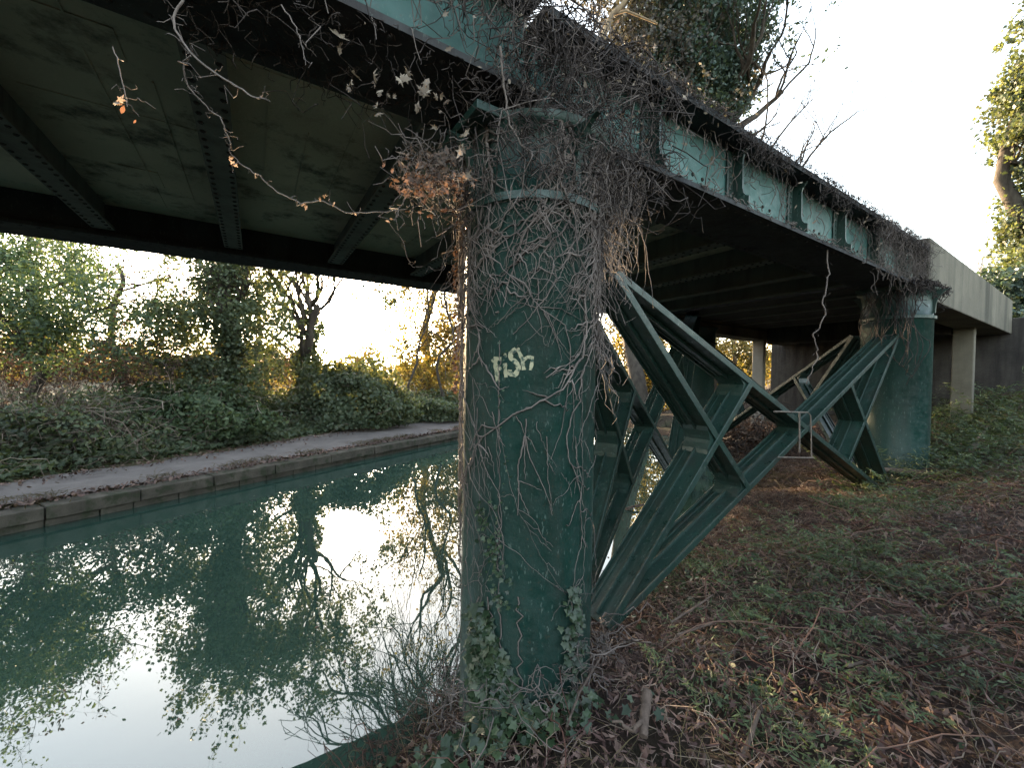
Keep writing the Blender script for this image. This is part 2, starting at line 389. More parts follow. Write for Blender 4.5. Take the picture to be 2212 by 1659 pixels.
# columns
def column(c, zg, far=False):
    m = MB(); r = .32
    zr = 2.50
    m.lathe(c, [(r+.03, zg-.6), (r+.03, zg-.25), (r, zg-.2), (r, zr-.03), (r+.014, zr-.02), (r+.014, zr+.015), (r-.006, zr+.022), (r-.006, 2.72), (r+.012, 2.80), (r+.05, 2.84-.02), (0, 2.84-.02)], 64)
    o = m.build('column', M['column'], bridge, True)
    k = MB()
    k.lathe(c, [(r+.001, zr-.028), (r+.022, zr-.02), (r+.022, zr+.012), (r+.001, zr+.02)], 64)
    k.build('collar', M['column'], o, False)
    k = MB(); h = .41
    k.box8([np.append(c[:2], 0)+D3*a+C3*b+[0, 0, z] for z in (2.805, 2.842) for a, b in ((-h, -.2), (h, -.2), (h, .27), (-h, .27))])
    k.build('cap_plate', M['column'], o, False, .004)
    for dv in (D3, -D3, C3, -C3):
        b = MB(); sd = np.cross(dv, [0, 0, 1.])*.012
        pts = [(r-.01, 2.54), (r+.012, 2.54)]+[(r+.012+.12*(1-cos(t*pi/12)), 2.58+.22*sin(t*pi/12)) for t in range(1, 7)]+[(r-.01, 2.80)]
        b.prism([c*[1, 1, 0]+dv*x+[0, 0, z]-sd for x, z in pts], 2*sd)
        b.build('bracket', M['column'], o, False, .003)
    return o
D3 = np.append(D, 0); C3 = np.append(C, 0)
col1 = column(c1, .2); col2 = column(c2, .6); column(c3, .0, True)
col1['label'] = 'near column with cream painted word and dead ivy'
col2['label'] = 'far column bare of ivy below its collar'

# bracing: members drawn as lines in a vertical plane between two columns
def member(mb, P, Q, nrm, w, t, fl, e):
    """wide plate across the bracing plane (half width w along nrm) with edge lips and a middle rib"""
    P, Q = np.asarray(P), np.asarray(Q); ax = (Q-P); L = np.linalg.norm(ax); ax /= L
    sd = np.cross(ax, nrm); mid = (P+Q)/2
    mb.obox(mid, ax*L/2, sd*t, nrm*w)
    for k in (-1, 1): mb.obox(mid+nrm*(w+.006)*k, ax*(L/2+e), sd*fl, nrm*.0055)
    mb.obox(mid, ax*(L/2-.03), sd*(t+.018), nrm*.007)
    mb.obox(mid-nrm*(w-.03), ax*(L/2-.05), sd*(t+.006), nrm*.005)
def brace(A, B, za, zb, h, fr, anch, nrm_toward, node=.27, w=.095, name='brace'):
    """A,B plan points; zc centre height; h half height"""
    A, B = np.asarray(A, float)[:2], np.asarray(B, float)[:2]
    L = np.linalg.norm(B-A); dv = (B-A)/L
    nrm = np.array([-dv[1], dv[0], 0.]);
    if nrm[:2]@(-A) < 0: nrm = -nrm
    def P(x, z): return np.array([A[0]+dv[0]*x, A[1]+dv[1]*x, z])
    zc = (za+zb)/2; xm = L*fr
    x0, x1 = anch; xa = x0+(xm-x0)*.44
    hh = (zb-za)/2
    b0 = lambda x: hh*(xm-x)/(xm-x0)            # shallow line half-height
    o = empty_child(name, P(xm, zc))
    i = 0
    def M_(p, q, e=0.0):
        nonlocal i
        k = MB(); member(k, P(*p), P(*q), nrm, w+.0008*i, .009+.0006*i, .021+.0007*i, e); i += 1
        k.build('strut', M['brace'], o, False, .003)
    M_((x0, zc+hh), (x1, zc-hh*(x1-xm)/(xm-x0)))
    M_((x0, zc-hh), (x1, zc+hh*(x1-xm)/(xm-x0)))
    # steep members, meeting the shallow ones beyond their own crossing
    xn = x0+(xm-x0)*.60
    for sg in (1, -1):
        M_((x0-.02, zc+sg*hh), (xn, zc-sg*b0(xn)))
        xr = x1-(x1-xm)*.60; hr = hh*(x1-xm)/(xm-x0); br = hr*(xr-xm)/(x1-xm)
        M_((x1+.02, zc+sg*hr), (xr, zc-sg*br))
    # corner fillets
    def fil(x, z, a1, a2):
        c = P(x, z); r_ = .17; pts = [c]
        for j in range(7):
            a = a1+(a2-a1)*j/6; rr = r_*(1-.50*sin(pi*j/6)); pts.append(c+np.append(dv*cos(a)*rr, sin(a)*rr))
        k = MB(); k.prism([p-nrm*w*.985 for p in pts], nrm*w*1.97); k.build('gusset', M['brace'], o)
    hx = math.atan2(hh, xm-x0)
    fil(xm, zc, pi-hx, pi+hx); fil(xm, zc, -hx, hx)
    hs = math.atan2(hh+b0(xn), xn-x0)
    xc = x0+(xn-x0)*hh/(hh+b0(xn)); fil(xc, zc, pi-hs, pi+hs)
    fil(xn, zc+b0(xn), pi-hx, pi+hs); fil(xn, zc-b0(xn), pi-hs, pi+hx)
    return o, P, nrm, xm, zc
def empty_child(name, loc):
    o = bpy.data.objects.new(name, None); COL.objects.link(o)
    o.parent = bridge; o.location = tuple(np.asarray(loc)-np.array(bridge.location)); o.empty_display_size = .1; return o
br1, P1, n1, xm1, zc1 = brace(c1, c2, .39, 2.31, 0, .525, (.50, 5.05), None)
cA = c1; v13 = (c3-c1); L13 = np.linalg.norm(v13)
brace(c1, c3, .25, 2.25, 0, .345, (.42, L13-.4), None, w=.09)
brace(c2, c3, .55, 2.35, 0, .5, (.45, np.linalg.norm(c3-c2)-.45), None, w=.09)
# painted word on the near column
def on_col(x, y, c=c1, r=.32, off=.002):
    rr = ray(x, y); a = rr[:2]@rr[:2]; b = -rr[:2]@c[:2]; cc = c[:2]@c[:2]-(r+off)**2
    dsc = b*b-a*cc
    t = (-b-math.sqrt(max(dsc, 0)))/a; return CAM+rr*t
def cr(p): return (944.6+.3107*p[0], 601+.3107*p[1])
k = MB()
def stroke(pts, wd):
    P = [np.array(cr(p)) for p in pts]; q = []
    for a, b in zip(P[:-1], P[1:]):
        n_ = max(2, int(np.linalg.norm(b-a)/4)); q += [a+(b-a)*i/n_ for i in range(n_)]
    q.append(P[-1]); q = np.array(q); T = np.gradient(q, axis=0); T /= np.linalg.norm(T, axis=1)[:, None]
    Nn = np.stack([-T[:, 1], T[:, 0]], 1); wds = wd*.3107/2*(1+.18*np.sin(np.arange(len(q))*1.7))
    V = [on_col(*(a+b*w_*s_)) for a, b, w_ in zip(q, Nn, wds) for s_ in (-1, 1)]
    k.add(V, [[2*i, 2*i+1, 2*i+3, 2*i+2] for i in range(len(q)-1)])
stroke([(408, 545), (404, 590), (412, 650), (420, 722)], 30)        # F
stroke([(378, 578), (420, 560), (446, 562)], 24); stroke([(412, 640), (446, 622)], 22)
stroke([(470, 590), (478, 690)], 26); stroke([(462, 540), (482, 532)], 26)   # i
stroke([(548, 492), (508, 520), (512, 560), (556, 590), (566, 628), (540, 676), (502, 660), (505, 636)], 32)  # s
stroke([(556, 486), (590, 560), (602, 638)], 26); stroke([(592, 572), (628, 548), (662, 552), (656, 600), (648, 640)], 24)  # h
gr = k.build('graffiti', M['creampaint'], col1); gr['label'] = 'cream hand painted word Fish'

# ------------------------------------------------------------------ concrete approach span
ca = empty('concrete_approach_span', (c2[0]+3.5, c2[1]+2.2, 0), 'pale weathered concrete approach span behind the far green column', 'bridge')
def cbox(mb, s0, s1, p0, p1, za0, za1, zb0, zb1):
    mb.box8([W(s0, p0, za0), W(s1, p0, zb0), W(s1, p1, zb0), W(s0, p1, za0), W(s0, p0, za1), W(s1, p0, zb1), W(s1, p1, zb1), W(s0, p1, za1)])
m = MB(); cbox(m, 5.97, 6.625, 1.885, 1.98, 2.95, 3.47, 2.95, 3.45); cbox(m, 6.63, 12.0, 1.40, 1.86, 2.74, 3.45, 2.70, 3.32)
m.build('edge_beam', M['concrete'], ca, False, .012)
m = MB(); cbox(m, 6.7, 12.6, 4.92, 5.34, 2.74, 3.45, 2.70, 3.32); m.build('edge_beam', M['concrete'], ca, False, .012)
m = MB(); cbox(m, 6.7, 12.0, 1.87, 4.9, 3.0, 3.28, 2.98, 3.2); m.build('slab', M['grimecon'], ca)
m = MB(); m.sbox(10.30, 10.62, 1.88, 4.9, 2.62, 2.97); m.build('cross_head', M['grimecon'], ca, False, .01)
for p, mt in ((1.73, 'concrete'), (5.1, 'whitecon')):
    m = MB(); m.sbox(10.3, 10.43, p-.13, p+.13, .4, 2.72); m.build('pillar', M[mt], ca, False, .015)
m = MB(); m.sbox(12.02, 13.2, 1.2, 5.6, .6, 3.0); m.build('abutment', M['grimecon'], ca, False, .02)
m = MB(); m.sbox(12.6, 16, .6, 1.15, .8, 3.2); m.build('wing_wall', M['concrete'], ca, False, .02)
# hidden-bank abutment of the steel spans on the towpath side
m = MB(); m.sbox(-13.5, -12.05, 1.2, 5.6, 0, 3.4)
tag(m.build('concrete_abutment', M['concrete'], None, False, .02), 'plain concrete abutment carrying the towpath end of the green bridge', 'abutment')
# hooked rod frame on the bracing
m = MB()
fr = [on_p(x, y, 1.52) for x, y in ((1672, 889), (1745, 891), (1751, 898), (1753, 988))]
m.tube(fr, .006, 6, True); m.tube([on_p(x, y, 1.52) for x, y in ((1727, 892), (1727, 978))], .007, 6, True)
m.tube([on_p(x, y, 1.52) for x, y in ((1680, 988), (1758, 989))], .005, 6, True)
m.tube([on_p(1672, 889, 1.52), on_p(1680, 893, 1.62)], .006, 6, True)
tag(m.build('wire_frame', M['iron']), 'thin rusty rod frame hooked over the crossing of the bracing', 'frame')

# ------------------------------------------------------------------ plant helpers
def wob(n, sc, ax=3):
    x = rs.normal(size=(n, ax))*sc
    return np.cumsum(x, axis=0)-np.linspace(0, 1, n)[:, None]*0
def curve(P, Q, n, sc, sag=0):
    P, Q = np.asarray(P, float), np.asarray(Q, float); n = int(n*1.5); t = np.linspace(0, 1, n)[:, None]
    L = np.linalg.norm(Q-P); w_ = 0
    for f_ in (1, 2, 3.3, 5.1):
        w_ = w_+rs.normal(size=3)*sc*L*1.7/f_**.9*np.sin(2*pi*(f_*t*.8+rs.rand(3)))
    w_ = w_-w_[0]; w_ = w_-t*w_[-1]*.6
    r = P+(Q-P)*t+w_; r[:, 2] -= (sag*4*t*(1-t))[:, 0]; return r
def taper(r, n): return r
def grow(mb, p, d, L, r, depth, spread=.6, up=.12, nch=3, ratio=.68, tips=None, k=4, gnarl=.18, minr=.002, seg=.0):
    n = max(4, int(6+depth)); step = L/n; P = [np.array(p, float)]; d = np.array(d, float); d /= np.linalg.norm(d)
    ds = []
    for i in range(n):
        d = d+rs.normal(size=3)*gnarl+np.array([0, 0, up]); d /= np.linalg.norm(d)
        P.append(P[-1]+d*step); ds.append(d.copy())
    rad = np.maximum(np.linspace(r, r*.45, n+1), minr)
    mb.tube(P, rad, k if depth > 1 else 3)
    if depth <= 0:
        if tips is not None: tips += P[2:]
        return
    for c in range(nch):
        i = R.randint(n//3, n) if c else n
        i = min(i, n); dd = ds[i-1]+rs.normal(size=3)*spread
        grow(mb, P[i], dd, L*ratio*R.uniform(.75, 1.2), rad[i]*.72, depth-1, spread, up, nch, ratio, tips, k, gnarl, minr)
    if tips is not None and depth <= 1: tips += P[n//2:]
def clumps(cen, rad, ncl, per, cs, hollow=.3):
    """points in clumps inside ellipsoid"""
    cen, rad = np.asarray(cen), np.asarray(rad)
    d = rs.normal(size=(ncl, 3)); d /= np.linalg.norm(d, axis=1)[:, None]
    rr = rs.uniform(hollow**3, 1, ncl)**(1/3)
    c = cen+d*rr[:, None]*rad
    return (c[:, None]+rs.normal(size=(ncl, per, 3))*cs).reshape(-1, 3)
def tree(name, label, cat, base, trunkh, r, crowns, leafm, size, tmpl=DIAM, bark='bark', group=None, boughs=None, depth=3, L=2.0, ivy=None, nch=3, lean=(0, 0, 1), up=.1, tipleaf=0):
    o = empty(name, base, label, cat, group)
    m = MB(); base = np.array(base, float); top = base+np.array(lean)*trunkh
    m.tube(curve(base-[0, 0, .3], top, 10, .02), np.linspace(r, r*.55, 10), 10)
    tips = []
    for i in range(boughs or 5):
        f = R.uniform(.45, 1); p = base+(top-base)*f; a = R.uniform(0, 2*pi)
        grow(m, p, (cos(a), sin(a), .7), L, r*.4, depth, tips=tips, nch=nch, up=up)
    m.build('trunk', M[bark], o, True)
    k = MB()
    for cen, rad, ncl, per, cs in crowns: k.leaves(clumps(cen, rad, ncl, per, cs), size, tmpl)
    if ivy:
        for (z0, z1, rr, n) in ivy:
            t = rs.uniform(0, 1, n); a = rs.uniform(0, 2*pi, n); q = rs.uniform(.6, 1.1, n)*rr*(1+.3*np.sin(t*17))
            ax = base+(top-base)*((z0+(z1-z0)*t)/trunkh)[:, None]
            k.leaves(ax+np.stack([np.cos(a)*q, np.sin(a)*q, rs.normal(size=n)*.05], 1), size, tmpl)
    if (k.n or tipleaf) and tips:
        tp = np.array(tips); tp = tp[rs.randint(0, len(tp), tipleaf or len(tp))]; k.leaves(tp+rs.normal(size=tp.shape)*.06, size, tmpl)
    if k.n: k.build('crown', M[leafm], o)
    return o

# ------------------------------------------------------------------ far bank undergrowth
def strip_pts(n, u0, u1, d0, d1, hfun):
    u = rs.uniform(u0, u1, n); dd = rs.uniform(d0, d1, n)**1.0
    q = -(8.3+np.clip(u-1.3, 0, 22)*.116+dd)
    hh = hfun(u, dd)*rs.uniform(.5, 1.0, n)**.5
    z = far_h(u, q)+hh+.12*hash2(u*3, q*3)*hh
    return np.stack([u*E_[0]+q*N_[0], u*E_[1]+q*N_[1], z], 1)
def hprof(u, d): return np.clip(d*.9, .03, 1)*(.42+.25*np.sin(u*1.3+d)+.18*np.sin(u*3.1+2*d))
m = MB()
m.leaves(strip_pts(60000, -8, 26, 0.0, 3.2, hprof), .055, OVAL, nrm=(0, -.2, .9), jit=.75)
m.leaves(strip_pts(9000, -4, 14, 0, .8, lambda u, d: .10+.1*d), .05, IVY, nrm=(.2, -.3, 1), jit=.6)
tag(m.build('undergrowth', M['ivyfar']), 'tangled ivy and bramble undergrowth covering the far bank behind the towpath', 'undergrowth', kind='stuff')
m = MB()
for i in range(900):
    u = R.uniform(-5, 16); dd = R.uniform(.0, 2.6); q = -(8.3+max(0, u-1.3)*.116+dd)
    z = float(far_h(u, q))+R.uniform(.0, .45)*min(1, dd+.2)
    p = U(u, q, z); a = R.uniform(0, 2*pi); L = R.uniform(.3, 1.1)
    m.tube(curve(p, p+np.array([cos(a)*L, sin(a)*L, R.uniform(-.1, .6)*L]), 6, .05, -.08*L), [.005, .005, .004, .004, .003, .002], 3)
tag(m.build('dead_stems', M['twig']), 'pale dry stems poking out of the far bank undergrowth', 'dead stems', kind='stuff')
m = MB(); n = 8000; u = rs.uniform(-6, 18, n); q = np.where(rs.rand(n) < .5, rs.uniform(-7.0, -6.68, n), -8.2-np.clip(u-1.3, 0, 22)*.116+.25*rs.normal(size=n))
m.leaves(np.stack([u*E_[0]+q*N_[0], u*E_[1]+q*N_[1], .275+.02*rs.rand(n)+np.where((q > -7.4), .0, .0)], 1), .028, OVAL, nrm=(0, 0, 1), jit=.45)
tag(m.build('path_leaf_litter', M['litter']), 'dead leaves scattered along both edges of the towpath', 'leaf litter', kind='stuff')
m = MB(); n = 5200
for i in range(n):
    u = R.uniform(-5, 16); q = R.gauss(-7.05, .12)
    if math.sin(u*2.1)+math.sin(u*5.3+1) < -.2: continue
    p = U(u, q, .23); m.tube([p, p+np.array([R.gauss(0, .03), R.gauss(0, .03), R.uniform(.02, .07)]), p+np.array([R.gauss(0, .06), R.gauss(0, .06), R.uniform(.03, .1)])], [.0045, .003, .0015], 3)
tag(m.build('verge_grass', M['grass']), 'thin tufts of grass between the coping stones and the towpath', 'grass', kind='stuff')

def mound(name, label, cat, cen, rad, n, mat, size, tmpl=IVY, twigs=60):
    g = zf(cen[0], cen[1]); o = empty(name, (cen[0], cen[1], g), label, cat)
    k = MB(); d = rs.normal(size=(n, 3)); d[:, 2] = np.abs(d[:, 2]); d /= np.linalg.norm(d, axis=1)[:, None]
    ss = 1+.16*np.sin(d[:, 0]*7+d[:, 2]*5)+.12*np.sin(d[:, 1]*9+1)+.08*np.sin(d[:, 2]*15+d[:, 0]*11)
    P = np.array([cen[0], cen[1], g-.1])+d*rad*(ss*rs.uniform(.80, 1.04, n))[:, None]
    k.leaves(P, size, tmpl, nrm=d, jit=.7); k.build('foliage', M[mat], o)
    k = MB()
    for i in range(twigs):
        d = rs.normal(size=3); d[2] = abs(d[2])+.2; d /= np.linalg.norm(d); p = np.array([cen[0], cen[1], g])+d*rad*.7
        k.tube(curve(p, p+d*np.array(rad)*R.uniform(.3, .6)+rs.normal(size=3)*.1, 6, .06), .005, 3)
    k.build('stems', M['twig'], o); return o
def fp(x, u_or_Y, y=None): return at(x, 815, u_or_Y)
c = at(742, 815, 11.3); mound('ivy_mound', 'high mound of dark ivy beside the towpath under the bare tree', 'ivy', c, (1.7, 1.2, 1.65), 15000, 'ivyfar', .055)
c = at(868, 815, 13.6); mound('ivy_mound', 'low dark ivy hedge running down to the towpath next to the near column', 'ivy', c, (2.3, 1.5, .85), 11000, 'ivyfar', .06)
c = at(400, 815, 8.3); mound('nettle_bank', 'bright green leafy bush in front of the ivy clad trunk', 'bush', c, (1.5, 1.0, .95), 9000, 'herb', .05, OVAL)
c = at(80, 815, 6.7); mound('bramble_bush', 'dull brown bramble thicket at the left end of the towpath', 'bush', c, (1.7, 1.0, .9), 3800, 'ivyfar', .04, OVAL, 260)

# ------------------------------------------------------------------ far bank trees
for x, Y, w_, lab in ((60, 8.2, 1.7, 'brown leafless hawthorn thicket below the broad green tree'), (260, 9.3, 1.5, 'brown leafless hawthorn thicket between the green tree and the ivy clad tree'), (600, 13.5, 1.6, 'thin twiggy thicket around the foot of the bare tree')):
    c = at(x, 815, Y); g = zf(c[0], c[1]); o = empty('hawthorn_thicket', (c[0], c[1], g), lab, 'thicket'); m = MB(); tp = []
    for i in range(26): grow(m, (c[0]+R.uniform(-w_, w_), c[1]+R.uniform(-.4, .4), g), (R.uniform(-.5, .5), R.uniform(-.3, .3), 1), 1.1, .016, 3, .5, .0, 3, .62, tp, 3, .16, .0035)
    m.build('branches', M['bark'], o); m = MB(); tp = np.array(tp); tp = tp[rs.randint(0, len(tp), 4500)]; m.leaves(tp+rs.normal(size=tp.shape)*.05, .034, OVAL); m.build('leaves', M['brown_leaf'], o)
def B(x, Y): p = at(x, 815, Y); return np.array([p[0], p[1], zf(p[0], p[1])-.05])
b = B(60, 7.4)
tree('willow_tree', 'broad green leafy tree at the left beyond the towpath', 'tree', b, 2.6, .11,
     [(at(120, 640, 7.4), (1.5, 1.2, .9), 100, 80, .13), (at(20, 700, 7.2), (1.3, 1, 1.2), 70, 70, .13), (at(190, 740, 7.4), (.9, .8, .6), 40, 40, .13), (at(-200, 520, 7.0), (2.0, 1.4, 1.6), 100, 80, .15), (at(60, 560, 7.8), (1.6, 1.2, .9), 80, 70, .14)], 'willow', .036, OVAL, boughs=7, L=1.5)
b = B(500, 9.6)
tree('ivy_clad_tree', 'tall tree with its trunk and crown smothered in ivy', 'tree', b, 4.6, .22,
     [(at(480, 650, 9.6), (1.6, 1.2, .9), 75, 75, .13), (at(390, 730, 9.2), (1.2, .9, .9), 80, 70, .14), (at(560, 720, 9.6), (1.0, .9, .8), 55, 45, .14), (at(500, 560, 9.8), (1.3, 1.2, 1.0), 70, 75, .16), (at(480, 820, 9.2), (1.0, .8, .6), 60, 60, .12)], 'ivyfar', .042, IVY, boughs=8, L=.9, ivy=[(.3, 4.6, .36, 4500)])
b = B(650, 11.8)
tree('bare_tree', 'bare branching tree between the ivy clad trunk and the bright gap', 'tree', b, 3.2, .17, [(at(620, 740, 11.8), (1.3, 1, 1.0), 40, 40, .14)], 'ivyfar', .05, IVY, boughs=10, L=2.1, depth=5, lean=(.1, 0, 1), ivy=[(.2, 3.0, .3, 2500)])
b = B(250, 10.5)
tree('bare_tree', 'thin bare tree with few leaves between the green tree and the ivy clad tree', 'tree', b, 3.6, .09, [(at(330, 660, 10.5), (1.1, .8, 1.1), 22, 30, .15)], 'brown_leaf', .05, OVAL, boughs=8, L=1.8, depth=3)
b = B(960, 17)
tree('golden_tree', 'tall golden leaved tree just left of the near column', 'tree', b, 6.5, .2,
     [(at(925, 690, 17), (2.0, 1.4, 2.8), 150, 45, .22), (at(985, 760, 17), (1.4, 1.2, 2.2), 90, 45, .2), (at(930, 790, 16), (1.5, 1, 1.2), 80, 40, .18)], 'gold', .075, DIAM, boughs=8, L=2.6)
b = B(560, 20)
tree('golden_tree', 'golden leaved tree seen low through the gap right of the ivy clad trunk', 'tree', b, 3.5, .16, [(at(560, 800, 20), (2.6, 1.5, 1.3), 130, 50, .22)], 'gold', .08, DIAM, boughs=6, L=2)
for i, (x, Y, lab) in enumerate([(1040, 22, 'slim bare tree close behind the left side of the near column'), (905, 14.5, 'slim bare tree standing at the right of the bright gap'), (965, 13.5, 'slim bare tree with drooping stems beside the towpath near the column')]):
    b = B(x, Y); tree('slim_tree', lab, 'tree', b, 5, .05, [], 'gold', .05, boughs=9, L=1.8, depth=3, group=None)
b = B(1090, 21)
tree('ivy_clad_tree', 'bushy ivy covered tree standing behind the near column', 'tree', b, 4.5, .2, [((b[0]-.3, b[1], 3.0), (2.3, 1.2, 2.4), 220, 60, .2), ((b[0]-.3, b[1], 4.6), (1.8, 1.2, 1.3), 90, 60, .2)], 'ivyfar', .08, IVY, boughs=6, L=1.6)  # added tree, hidden by the column, keeps low sun off the bracing
# tree beyond the bridge with boughs drooping over the canal
b = B(1085, 13.6); o = empty('overhanging_tree', b, 'bare tree behind the near column with dark boughs drooping low over the canal', 'tree')
m = MB(); top = at(1040, 380, 12.5); m.tube(curve(b-[0, 0, .3], top, 12, .02), np.linspace(.22, .12, 12), 10); m.build('trunk', M['bark'], o, True)
m = MB()
for i in range(24):
    p0 = b+(top-b)*R.uniform(.6, 1)
    p = at(R.uniform(900, 1020), R.uniform(150, 420), R.uniform(8.8, 10)); q = at(R.uniform(610, 1000), R.uniform(400, 700), R.uniform(8.2, 9.6))
    if i < 7: m.tube(curve(p0, p, 8, .03), np.linspace(.05, .03, 8), 5)
    P = curve(p, q, 14, .02, -.25*R.random()); r0 = R.choice([.045, .028, .018]); m.tube(P, np.linspace(r0, .007, 14), 5)
    for j in range(6):
        i0 = R.randint(1, 12); d = (P[i0+1]-P[i0]); d /= np.linalg.norm(d)
        grow(m, P[i0], d+rs.normal(size=3)*.4+np.array([-.1, -.1, -.5]), R.uniform(.6, 1.2), .018, 2, .38, -.05, 3, .62, None, 3, .11, .006)
m.build('boughs', M['bark'], o)
# distant woodland line
m = MB()
for i in range(60):
    th = radians(-75+150*i/59); Rr = R.uniform(45, 70); p = np.array([sin(th)*Rr, cos(th)*Rr, 0])
    if -.36 < math.sin(th) < -.30 and False: continue
    h = R.uniform(1.6, 3.2)
    m.leaves(clumps(p+[0, 0, h*.7], (3.2, 3.2, h), 40, 30, .5), .28, DIAM)
tag(m.build('distant_wood', M['gold']), 'low line of autumn woodland far beyond the canal', 'woodland', kind='stuff')

# ------------------------------------------------------------------ trees behind the bridge, right
def Bn(x, Y): p = at(x, 815, Y); return np.array([p[0], p[1], zn(p[0], p[1])-.05])
b = Bn(1560, 15)
tree('evergreen_tree', 'tall dark bluish evergreen tree rising behind the girder', 'tree', b, 14, .35,
     [(at(1515, 60, 15), (2.7, 1.8, 2.3), 340, 75, .22), (at(1455, 180, 15), (2.2, 1.6, 1.6), 190, 65, .22), (at(1535, -150, 15), (2.4, 2, 2.5), 130, 60, .25), (at(1555, 190, 15), (1.3, 1, 1.2), 80, 60, .2)], 'conifer', .085, DIAM, boughs=8, L=2.5)
b = Bn(1390, 14.2)
tree('ivy_clad_tree', 'brown ivy covered tree at the left of the evergreen above the near column', 'tree', b, 12.5, .3,
     [(at(1330, 30, 14), (1.5, 1.2, 1.8), 60, 45, .22), (at(1440, 130, 14), (1.5, 1.2, 1.5), 50, 45, .22), (at(1420, 60, 14.5), (1.6, 1.2, 1.5), 80, 50, .22)], 'dullivy', .065, IVY, boughs=8, L=2.2)
m = MB(); P = [at(x, y, 9.5) for x, y in ((1300, 85), (1312, 55), (1322, 30), (1345, 8), (1370, -30))]
o = empty('pale_bough', P[0], 'sunlit pale bough crossing the sky above the near column', 'branch')
m.tube(P, [.075, .07, .06, .05, .04], 8); m.tube([P[2], at(1352, 22, 9.6), at(1420, 50, 10)], [.04, .03, .02], 6); m.build('branch', M['palebark'], o, True)
b = Bn(1690, 12.5)
o = tree('bare_tree', 'bare tree whose upper twigs fan out against the white sky', 'tree', b, 3.9, .10, [], 'conifer', .05, boughs=3, L=1.5, depth=3)
m = MB()
for x0, y0, x1, y1 in ((1615, 300, 1700, 240), (1655, 335, 1745, 185), (1715, 385, 1800, 250), (1720, 380, 1850, 215), (1700, 370, 1760, 300), (1640, 320, 1690, 130)):
    p, q = at(x0, y0, 11.8), at(x1, y1, 11.5)
    grow(m, p, (q-p), np.linalg.norm(q-p)*.8, .035, 3, .38, .03, 4, .55, None, 4, .10, .004)
    m.tube(curve(at(1690, 520, 12.4), p, 6, .02), .04, 5)
m.build('limb', M['bark'], o)
b = Bn(2235, 11.5)
tree('ivy_clad_tree', 'tall ivy clad tree catching golden light at the right edge', 'tree', b, 8.0, .25,
     [(at(2235, 470, 11.5), (.75, .8, 1.5), 100, 60, .14), (at(2255, 570, 11), (.8, .8, .6), 60, 50, .14), (at(2215, 250, 11.5), (.7, .7, 1.7), 75, 60, .15)], 'ivyfar', .06, IVY, boughs=8, L=1.0, depth=4, ivy=[(1, 8, .45, 4000)])
c = at(2110, 570, 13.5); g = zn(c[0], c[1]); o = empty('willow_shrub', (c[0], c[1], g), 'low golden bare shrub above the concrete parapet', 'shrub'); m = MB()
for i in range(60): grow(m, (c[0]+R.uniform(-.3, .3), c[1], g+.5), (R.uniform(-.6, .6), R.uniform(-.4, .4), 1), 1.5, .012, 2, .35, .0, 3, .6, None, 3, .08, .004)
m.build('stems', M['palebark'], o)
c = at(2190, 620, 10.5); g = zn(c[0], c[1]); o = empty('laurel_bush', (c[0], c[1], g), 'dark green bush at the right edge above the end of the parapet', 'bush'); m = MB()
m.leaves(clumps(c, (.9, .8, .5), 90, 60, .12), .06, OVAL); m.leaves(clumps(c-[0, 0, .8], (1., .8, .7), 60, 60, .14), .06, OVAL); m.build('foliage', M['conifer'], o)
# seen through the far bay under the deck
b = Bn(1590, 14); b[2] = .9
tree('ivy_clad_tree', 'small sunlit yellow green tree seen under the deck', 'tree', b, 3.4, .09, [(at(1590, 775, 14), (1.0, .8, .9), 60, 40, .12), (at(1545, 745, 13), (.6, .5, .5), 30, 30, .12)], 'gold', .05, IVY, 'palebark', boughs=6, L=1.1)
c = at(1700, 790, 16); o = empty('hawthorn_bush', (c[0], c[1], zn(c[0], c[1])), 'sunlit bush behind the pale pillar under the deck', 'bush'); m = MB()
m.leaves(clumps(c+[0, 0, .2], (2.4, 1.4, 1.6), 160, 50, .18), .06, OVAL); m.build('foliage', M['gold'], o)
c = at(1640, 815, 8.9); c[2] = zn(c[0], c[1])+.32; o = empty('bramble_thicket', (c[0], c[1], zn(c[0], c[1])), 'dark tangled thicket on the slope beneath the pale pillar', 'thicket'); m = MB()
for i in range(260):
    p = c+rs.normal(size=3)*[.8, .6, .22]-[0, 0, .1]; m.tube(curve(p, p+rs.normal(size=3)*[.6, .4, .35], 6, .08), .006, 3)
m.build('stems', M['stemdark'], o)
m = MB(); m.leaves(clumps(c-[0, 0, .1], (1.6, .8, .35), 70, 40, .1), .045, OVAL); m.build('foliage', M['brown_leaf'], o)
# wood on the far side of the pool, seen between the braces
c = at(1400, 800, 17.2); o = empty('ivy_thicket', (c[0], c[1], .3), 'dense leafy thicket seen between the near column and the bracing', 'thicket'); m = MB()
m.leaves(clumps(c+[-.2, 0, .4], (2.2, 1.5, 2.6), 230, 50, .2), .075, OVAL); m.build('foliage', M['gold'], o)
m = MB(); m.tube(curve((c[0], c[1], 0), (c[0]+.3, c[1], 5), 8, .03), .12, 8)
for i in range(14): grow(m, (c[0]+R.uniform(-1, 1), c[1], .2), (R.uniform(-.4, .4), 0, 1), 1.8, .03, 2, .4)
m.build('trunk', M['bark'], o)
